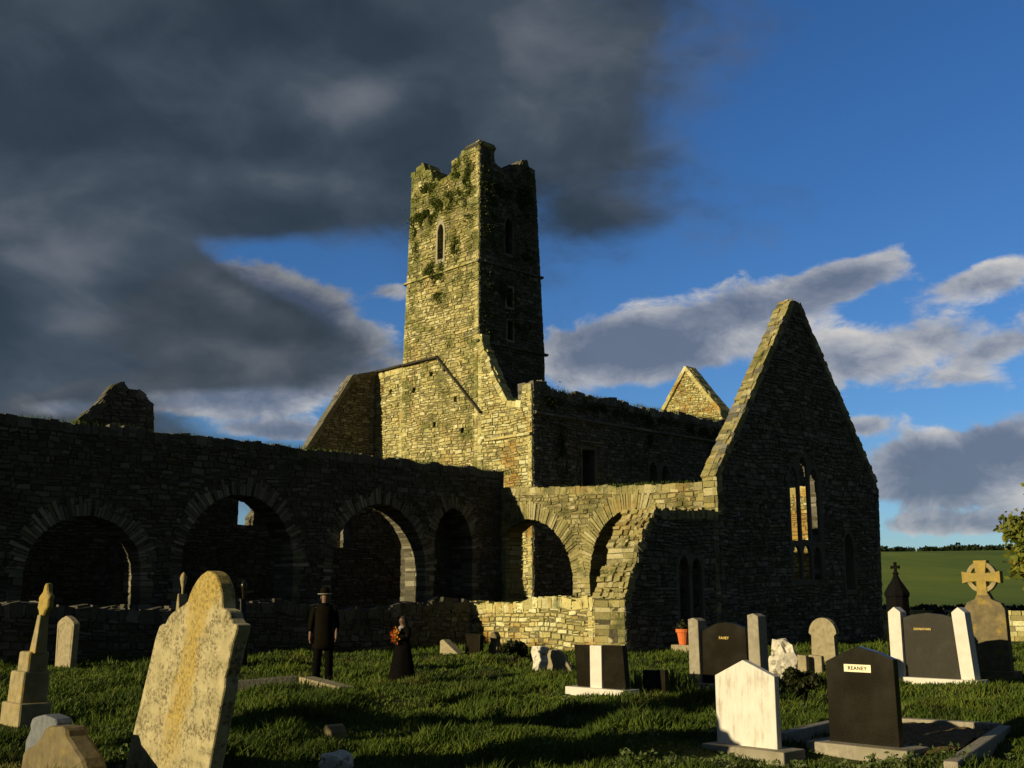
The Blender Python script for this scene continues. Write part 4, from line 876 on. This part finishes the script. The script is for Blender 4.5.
# ================================================================= TREES
def tree(name, x, y, h, r, trunk_r, mat, label, n, size, seed, cz=.6, cat='tree', group=None, base=None):
    z0 = hgt(x, y) if base is None else base; g = empty(name, (x, y, z0), label=label, cat=cat, group=group); rr = random.Random(seed)
    m = MB(); m.tube([(0, 0, -.2), (.05 * r, 0, h * .25), (0, .05 * r, h * .5), (.05, 0, h * .85)], [trunk_r, trunk_r * .75, trunk_r * .5, trunk_r * .12], 8); cl = []
    for k in range(16):
        a = rr.uniform(0, 6.28); q = rr.uniform(.35, .85) * r; z = h * rr.uniform(cz - .28, .92); q *= math.sqrt(max(.1, 1 - ((z / h - cz) / .48) ** 2)); c = (q * math.cos(a), q * math.sin(a), z, rr.uniform(.22, .38) * r); cl.append(c)
        m.tube([(0, 0, h * rr.uniform(.2, .5)), (c[0] * .5, c[1] * .5, c[2] * .8), (c[0], c[1], c[2])], [trunk_r * .4, trunk_r * .22, trunk_r * .06], 5)
    m.build('trunk', M_BARK, g); pts = []
    for k in range(n):
        c = rr.choice(cl); q = Vector((rr.gauss(0, 1), rr.gauss(0, 1), rr.gauss(0, .85))).normalized() * c[3] * rr.uniform(.2, 1.05) * (1 + .3 * math.sin(k * 1.7)); pts.append((c[0] + q.x, c[1] + q.y, c[2] + q.z))
    leaf_cloud(pts, size, mat, 'crown', g, seed); return g
tree('ash_tree', 14.85, 30.0, 5.2, 1.75, .14, M_LEAF, 'small sunlit yellow-green tree at the right edge', 12000, .09, 3, cz=.58)
bush(17.8, 45.2, .9, 1.3, M_DLEAF, 'dark hedge shrub at the field wall behind the ringed cross', 1500, .09, 9)
bush(13.8, 34.5, .9, 1.1, M_DLEAF, 'dark bramble shrub right of the gable corner', 2200, .07, 10)
bush(22.5, 45.0, 1.2, 1.5, M_HEDGE, 'dark shrub at the field wall by the right edge', 1800, .1, 11)
bush(14.3, 47.2, .8, 1.5, M_HEDGE, 'scrubby shrub growing over the field wall beside the iron monument', 1500, .1, 14)
tree('thorn_tree', P(-12.0, 34)[0], P(-12.0, 34)[1], 8.2, 2.4, .2, M_LEAF, 'small sunlit tree glimpsed through the middle wide arch', 1500, .12, 12)
# far hedgerow wood on the crest
def far_wood():
    rr = random.Random(8); pts = []
    for k in range(1500):
        a = R(rr.uniform(-60, 60)); d = rr.uniform(575, 640); x, y = d * math.sin(a), d * math.cos(a); hh = rr.uniform(2.6, 3.8) + 2.0 * mnoise.noise(Vector((a * 30, 0, 0))); z = hgt(x, y)
        for j in range(36):
            q = Vector((rr.gauss(0, 1), rr.gauss(0, 1), rr.gauss(0, 1))).normalized() * rr.uniform(.5, 1); pts.append((x + q.x * hh * .9, y + q.y * hh * .6, z + hh * .45 + q.z * hh * .5))
    o = leaf_cloud(pts, 1.0, M_HEDGE, 'far_wood', seed=4, flat=.8); tag(o, 'dark line of distant trees along the crest of the green hill', 'wood', kind='stuff')
far_wood()
def hedge_line():
    rr = random.Random(18); pts = []
    for k in range(260):
        t = rr.random(); x = 24 + t * 60; y = 82 - t * 14 + rr.uniform(-1, 1); hh = rr.uniform(.6, 1.1); z = hgt(x, y)
        for j in range(110): pts.append((x + rr.uniform(-1, 1), y + rr.uniform(-.8, .8), z + rr.random() ** 1.3 * hh))
    o = leaf_cloud(pts, .17, M_HEDGE, 'hedgerow', seed=5, flat=.8); tag(o, 'low dark hedgerow crossing the foot of the field', 'hedge', kind='stuff')
hedge_line()

# ================================================================= unseen stone and tree added off-frame left to cast shadows on the grass
def shadow_stone(x, y, w, h, label, cross_=False):
    g = slab('headstone', x, y, [(-w / 2, -.1), (w / 2, -.1), (w / 2, h * .8)] + arc(0, h * .8, w / 2, 0, 180, 10)[1:-1] + [(-w / 2, h * .8)], .16, M_OLDG, label); return g
shadow_stone(-6.2, 3.4, 1.1, 1.35, 'added unseen headstone at left behind the viewer, casting shadow on the grass')
tree('shadow_tree', -9.5, 9.0, 4.2, 1.1, .12, M_DLEAF, 'added unseen dark tree outside the frame at left, there to shade the grass', 6500, .10, 21, cz=.5)

# ================================================================= GRASS
def grass():
    r = np.random.default_rng(5); N = 430000
    # density even in the picture: more per area close by
    d = 7.0 * (46.0 / 7.0) ** (r.random(N) ** .92); a = np.radians(r.uniform(-33, 33, N)); x = d * np.sin(a); y = d * np.cos(a)
    rel = np.stack([x - G[0], y - G[1]], 1); u = rel @ U; v = rel @ V
    keep = ~(((u > -5.0) & (v > -.05)) | (v > 10.7)); keep &= ~((v > -.05) & (u > -.1) & (u < 11.2))
    # gravel bed kept clear
    c = np.array([4.55, 13.4]); keep &= ~((np.abs((x - c[0]) * .707 - (y - c[1]) * .707) < .85) & (np.abs((x - c[0]) * .707 + (y - c[1]) * .707) < 1.2))
    keep &= ~((np.abs(u + 26) < .35) & (np.abs(v + 12.9) < 1.0))
    x, y, d = x[keep], y[keep], d[keep]; n = len(x)
    z = np.array([hgt(float(p), float(q)) for p, q in zip(x, y)])
    cl = np.array([mnoise.noise(Vector((float(p) * .9, float(q) * .9, 2.0))) + .6 * mnoise.noise(Vector((float(p) * 2.6, float(q) * 2.6, 5.0))) for p, q in zip(x, y)])
    h = (.07 + .20 * np.clip(cl + .10, 0, 1)) * r.uniform(.55, 1.35, n)
    for a, b in FLAT[:-2]: h *= 1 - .72 * np.exp(-((x - a) ** 2 + (y - b) ** 2) / .55)
    w = (.0042 + .00042 * d) * r.uniform(.7, 1.3, n)
    t = r.uniform(0, 2 * np.pi, n); lean_ = r.normal(0, .38, (n, 2)) * h[:, None] + np.array([.15, .05]) * h[:, None]
    ct, st = np.cos(t) * w, np.sin(t) * w; z0 = z - .02
    v0 = np.stack([x - ct, y - st, z0], 1); v1 = np.stack([x + ct, y + st, z0], 1)
    mx, my, mz = x + lean_[:, 0] * .35, y + lean_[:, 1] * .35, z0 + h * .6
    v2 = np.stack([mx + ct * .7, my + st * .7, mz], 1); v3 = np.stack([mx - ct * .7, my - st * .7, mz], 1)
    v4 = np.stack([x + lean_[:, 0], y + lean_[:, 1], z0 + h], 1)
    vs = np.stack([v0, v1, v2, v3, v4], 1).reshape(-1, 3); b = np.arange(n) * 5
    tri = np.concatenate([np.stack([b, b + 1, b + 2], 1), np.stack([b, b + 2, b + 3], 1), np.stack([b + 3, b + 2, b + 4], 1)])
    o = raw_mesh('grass', vs, tri, M_GRASS); tag(o, 'long tufted churchyard grass covering the ground between the graves', 'grass', kind='stuff')
grass()
def weeds():
    rr = random.Random(31); pts = []
    for (cx, cy, rx, ry, nn_) in ((2.6, 11.35, 1.6, .35, 60), (4.6, 11.6, .5, .6, 14), (1.0, 12.6, 1.5, .8, 14), (-3.4, 11.2, 1.0, .6, 12), (3.0, 16.5, 2.5, 2.0, 26), (-5.5, 17, 2, 3, 20)):
        for k in range(nn_):
            x, y = cx + rr.uniform(-rx, rx), cy + rr.uniform(-ry, ry); z = hgt(x, y)
            for j in range(16): a = rr.uniform(0, 6.28); q = rr.uniform(.01, .07); pts.append((x + q * math.cos(a), y + q * math.sin(a), z + rr.uniform(.03, .15)))
    o = leaf_cloud(pts, .028, M_SPIKE, 'weeds', seed=9, flat=.45); tag(o, 'broad-leaved weeds growing through the churchyard grass', 'weeds', kind='stuff')
weeds()
def tuft(x, y, h, n, label, seed):
    r = random.Random(seed); vs = []; fs = []
    for k in range(n):
        a = r.uniform(0, 6.28); q = r.uniform(0, .12); hh = h * r.uniform(.6, 1.1); ln = r.uniform(.1, .45) * hh; w = .014
        px, py = q * math.cos(a), q * math.sin(a); t = a + 1.57; i = len(vs)
        for s_, ww in ((0, 1), (.5, 1), (.8, .7)):
            cx, cy = px + math.cos(a) * ln * s_ ** 2, py + math.sin(a) * ln * s_ ** 2
            vs += [(cx - w * ww * math.cos(t), cy - w * ww * math.sin(t), hh * s_), (cx + w * ww * math.cos(t), cy + w * ww * math.sin(t), hh * s_)]
        vs.append((px + math.cos(a) * ln, py + math.sin(a) * ln, hh * .96)); fs += [(i, i + 1, i + 3), (i, i + 3, i + 2), (i + 2, i + 3, i + 5), (i + 2, i + 5, i + 4), (i + 4, i + 5, i + 6)]
    o = raw_mesh('leafy_clump', np.array(vs), np.array(fs), M_SPIKE); o.location = (x, y, hgt(x, y) - .02); tag(o, label, 'plant')
tuft(2.15, 19.6, .42, 40, 'clump of long upright leaves just right of the white cross', 1)
tuft(3.05, 19.4, .42, 36, 'clump of long upright leaves left of the dark pillared grave', 2)
tuft(2.9, 20.3, .4, 30, 'clump of long leaves behind the small black square stone', 3)

# ================================================================= PEOPLE
def skin_body(name, joints, edges, parent, mat, sub=2):
    me = bpy.data.meshes.new(name); keys = list(joints); me.from_pydata([joints[k][0] for k in keys], [(keys.index(a), keys.index(b)) for a, b in edges], []) if False else me.from_pydata([joints[k][0] for k in keys], [(keys.index(a), keys.index(b)) for a, b in edges], [])
    o = bpy.data.objects.new(name, me); COL.objects.link(o)
    sk = o.modifiers.new('skin', 'SKIN'); sk.use_smooth_shade = True
    for i, k in enumerate(keys):
        rr_ = joints[k][1]; rr_ = rr_ if hasattr(rr_, '__len__') else (rr_, rr_); me.skin_vertices[0].data[i].radius = rr_
    me.skin_vertices[0].data[0].use_root = True
    o.modifiers.new('sub', 'SUBSURF').levels = sub; o.modifiers['sub'].render_levels = sub
    bpy.context.view_layer.update(); ev = o.evaluated_get(bpy.context.evaluated_depsgraph_get()); m2 = bpy.data.meshes.new_from_object(ev)
    bpy.data.objects.remove(o); m2.materials.clear(); m2.materials.append(mat); m2.name = name
    o2 = bpy.data.objects.new(name, m2); COL.objects.link(o2); o2.parent = parent; return o2
def human(parent, S, armL, armR, legs=True, head_fwd=.0, stance=.11):
    """x right, -y front; unit height 1.75 scaled by S; armL/R: (elbow, wrist) coordinates"""
    J = {}; E = []
    def j(k, p, r, frm=None):
        J[k] = (tuple(c * S for c in p), tuple(x * S for x in r) if hasattr(r, '__len__') else r * S)
        if frm: E.append((frm, k))
    j('pel', (0, 0, .95), (.155, .11)); j('waist', (0, 0, 1.08), (.135, .10), 'pel'); j('chest', (0, .0, 1.28), (.165, .115), 'waist'); j('neckb', (0, .01, 1.45), (.075, .07), 'chest')
    j('neck', (0, 0 - head_fwd * .5, 1.52), .055, 'neckb'); j('headm', (0, -.015 - head_fwd, 1.62), (.078, .092), 'neck'); j('headt', (0, -.0 - head_fwd, 1.70), (.070, .082), 'headm')
    for s, arm in ((-1, armL), (1, armR)):
        q = 'L' if s < 0 else 'R'
        j('sh' + q, (s * .18, 0, 1.40), .062, 'chest'); j('el' + q, arm[0], .045, 'sh' + q); j('wr' + q, arm[1], .028, 'el' + q)
        wv = Vector(arm[1]); d = (wv - Vector(arm[0])).normalized(); pm = wv + d * .055; j('pm' + q, tuple(pm), (.042, .02), 'wr' + q)
        side = Vector((0, 1, 0)) - d * d.y; side = side.normalized() if side.length > .1 else Vector((1, 0, 0))
        for f in range(4):
            b0 = pm + side * (.030 - .020 * f) + d * .03; L = (.06, .072, .076, .066)[f]; cv = Vector((-s * .02, -.01, 0))
            j('f%d%s' % (f, q), tuple(b0), .0085, 'pm' + q); j('g%d%s' % (f, q), tuple(b0 + d * L * .55 + cv * .3), .008, 'f%d%s' % (f, q)); j('h%d%s' % (f, q), tuple(b0 + d * L + cv), .0065, 'g%d%s' % (f, q))
        j('t0' + q, tuple(wv + d * .03 - side * .045), .0105, 'pm' + q); j('t1' + q, tuple(wv + d * .075 - side * .062), .0085, 't0' + q)
        j('hp' + q, (s * .09, 0, .88), .095, 'pel'); j('kn' + q, (s * stance, -.02, .50), .058, 'hp' + q); j('an' + q, (s * (stance + .01), .02, .09), .038, 'kn' + q); j('to' + q, (s * (stance + .03), -.15, .03), (.042, .028), 'an' + q)
    body = skin_body('body', J, E, parent, M_SKIN)
    hy = -.015 - head_fwd; f = MB()      # nose, ears, eyes and mouth set on the head
    def P3(x, y, z): return (x * S, y * S, z * S)
    f.add([P3(-.012, hy - .088, 1.605), P3(.012, hy - .088, 1.605), P3(0, hy - .112, 1.605), P3(0, hy - .086, 1.645)], [(0, 1, 2), (0, 2, 3), (1, 3, 2), (0, 3, 1)]); f.build('nose', M_SKIN, parent, smooth=True)
    for s in (-1, 1):
        f = MB(); f.lathe([(.002 * S, 1.585 * S), (.014 * S, 1.60 * S), (.018 * S, 1.63 * S), (.010 * S, 1.65 * S)], s * .08 * S, hy * S, 8, sx=.5, sy=1); f.build('ear', M_SKIN, parent, smooth=True)
    for s in (-1, 1): e = MB(); e.lathe([(.002 * S, 1.624 * S), (.010 * S, 1.630 * S), (.002 * S, 1.637 * S)], s * .03 * S, (hy - .084) * S, 8); e.build('eye', M_HAIR, parent)
    e = MB(); e.box(-.022 * S, .022 * S, (hy - .088) * S, (hy - .078) * S, 1.572 * S, 1.580 * S); e.build('mouth', M_HAIR, parent)
    return body
def loft(mb, rings, n=20, mi=0, fold=0.0, seed=0):
    """rings: (cx, cy, z, rx, ry)"""
    vs = []; fs = []; r = random.Random(seed); ph = [r.uniform(0, 6.28) for _ in range(3)]
    for i, (cx, cy, z, rx, ry) in enumerate(rings):
        k_ = fold * i / max(1, len(rings) - 1)
        for k in range(n):
            a = 2 * math.pi * k / n; m_ = 1 + k_ * (math.sin(a * 5 + ph[0]) * .6 + math.sin(a * 3 + ph[1]) * .4); vs.append((cx + rx * m_ * math.cos(a), cy + ry * m_ * math.sin(a), z))
    for j in range(len(rings) - 1):
        for k in range(n): a = j * n + k; b = j * n + (k + 1) % n; fs.append((a, b, b + n, a + n))
    fs.append(tuple(range(n))); fs.append(tuple((len(rings) - 1) * n + k for k in range(n)))
    mb.add(vs, fs, mi)
# standing man, seen from the front
S = 1.03
px, py = -3.87, 23.04
g = empty('person', (px, py, hgt(px, py) - .01), R(12), label='person standing in long dark coat, dark trousers and a pale-brimmed hat', cat='person')
human(g, S, ((-.25, .03, 1.13), (-.27, -.03, .88)), ((.25, .03, 1.13), (.24, -.08, .90)))
m = MB(); loft(m, [(0, 0, 1.50 * S, .08, .075), (0, 0, 1.45 * S, .17, .11), (0, 0, 1.36 * S, .215, .14), (0, 0, 1.2 * S, .195, .145), (0, 0, 1.05 * S, .18, .14), (0, 0, .9 * S, .205, .155), (0, 0, .72 * S, .225, .165), (0, 0, .62 * S, .235, .17)], 24, 0, .05, 2)
for s in (-1, 1): m.tube([(s * .17 * S, 0, 1.42 * S), (s * .215 * S, .01, 1.30 * S), (s * .25 * S, .03 * S, 1.12 * S), (s * (.262 if s < 0 else .245) * S, (-.0 if s < 0 else -.03) * S, .95 * S)], [.075, .072, .06, .05], 12)
m.build('coat', M_COATW, g, smooth=True)
m = MB()
for s in (-1, 1): m.tube([(s * .09, 0, .9 * S), (s * .10, -.01, .72 * S), (s * .115, -.02, .5 * S), (s * .13, .0, .04 * S)], [.115, .105, .088, .08], 14)
m.build('trousers', M_COATB, g, smooth=True)
m = MB()
for s in (-1, 1): m = MB(); m.hexa([(s * .14 - .06, .10, 0), (s * .14 + .06, .10, 0), (s * .16 + .062, -.24, 0), (s * .16 - .062, -.24, 0), (s * .14 - .055, .10, .15), (s * .14 + .055, .10, .15), (s * .16 + .05, -.23, .085), (s * .16 - .05, -.23, .085)]); m.build('shoe', M_COATB, g, bevel=.02)
m = MB(); m.lathe([(.165, 1.685 * S), (.17, 1.70 * S), (.10, 1.705 * S)], 0, -.02, 20, sx=.9, sy=1.1); m.build('hat_brim', M_WHC, g, smooth=False)
m = MB(); m.lathe([(.102, 1.70 * S), (.10, 1.77 * S), (.085, 1.81 * S), (.04, 1.83 * S)], 0, -.01, 16); m.build('hat_crown', M_COATW, g, smooth=True)
m = MB(); loft(m, [(0, .015, 1.54 * S, .07, .07), (0, .015, 1.62 * S, .088, .09), (0, .01, 1.70 * S, .086, .09)], 14); m.build('hair', M_HAIR, g, smooth=True)
m = MB(); loft(m, [(0, -.02, 1.43 * S, .10, .09), (0, -.02, 1.48 * S, .09, .085), (0, -.01, 1.52 * S, .075, .075)], 14); m.build('scarf', M_COATB, g, smooth=True)
# small figure in long dark dress with an orange shawl
S2 = .74; px, py = -2.16, 22.22
g = empty('person', (px, py, hgt(px, py) - .01), R(-35), label='small figure in long black dress holding an orange bundle', cat='person')
human(g, S2, ((-.22, -.10, 1.17), (-.06, -.27, 1.25)), ((.22, -.10, 1.17), (.06, -.27, 1.22)), head_fwd=.04)
m = MB(); k = S2
loft(m, [(0, 0, 1.46 * k, .07, .065), (0, 0, 1.42 * k, .15, .10), (0, 0, 1.32 * k, .165, .125), (0, 0, 1.1 * k, .14, .12), (0, 0, .95 * k, .165, .15), (0, 0, .6 * k, .215, .20), (0, 0, .25 * k, .26, .245), (0, 0, .03 * k, .285, .27)], 28, 0, .07, 4)
for s in (-1, 1): m.tube([(s * .15 * k, 0, 1.42 * k), (s * .22 * k, -.05 * k, 1.28 * k), (s * .22 * k, -.10 * k, 1.17 * k), (s * .09 * k, -.24 * k, 1.235 * k)], [.065, .065, .055, .042], 12)
m.build('dress', M_COATB, g, smooth=True)
m = MB(); loft(m, [(0, .02, 1.38 * k, .075, .05), (0, .03, 1.5 * k, .09, .075), (0, .02, 1.62 * k, .082, .088), (0, .01, 1.72 * k, .07, .08), (0, .01, 1.765 * k, .03, .035)], 16); m.build('hair', M_HAIR, g, smooth=True)
m = MB(); loft(m, [(0, -.06, 1.36 * k, .05, .06), (0, -.03, 1.47 * k, .075, .07), (0, -.01, 1.50 * k, .055, .055)], 14); m.build('collar', M_WHC, g, smooth=True)
g2 = empty('flower_bundle', (px, py, hgt(px, py)), R(-35), label='orange and red bundle of flowers held by the small dark-dressed figure', cat='flowers')
rr = random.Random(7); c0 = Vector((0, -.31 * k, 1.24 * k))
leaf_cloud([tuple(c0 + Vector((rr.gauss(0, .035), rr.gauss(0, .03), rr.gauss(0, .06)))) for _ in range(240)], .017, M_ORANGE, 'blossoms', g2, 2, 1)
leaf_cloud([tuple(c0 + Vector((-.04 + rr.gauss(0, .035), rr.gauss(0, .03), .0 + rr.gauss(0, .06)))) for _ in range(110)], .017, M_REDC, 'red_blossoms', g2, 3, 1)
m = MB()
for k2 in range(5): m.tube([tuple(c0 + Vector((.01 * (k2 - 2), 0, -.02))), tuple(c0 + Vector((.012 * (k2 - 2), .0, -.18)))], .004, 5)
m.build('stems', M_DLEAF, g2)

for o in list(SC.objects):       # gravestones and kerbs of one kind share a group
    if o.parent is None and o.get('category') == 'gravestone': o['group'] = 'gravestones in the churchyard'
    if o.parent is None and o.get('category') == 'kerb': o['group'] = 'stone kerbs round the graves'
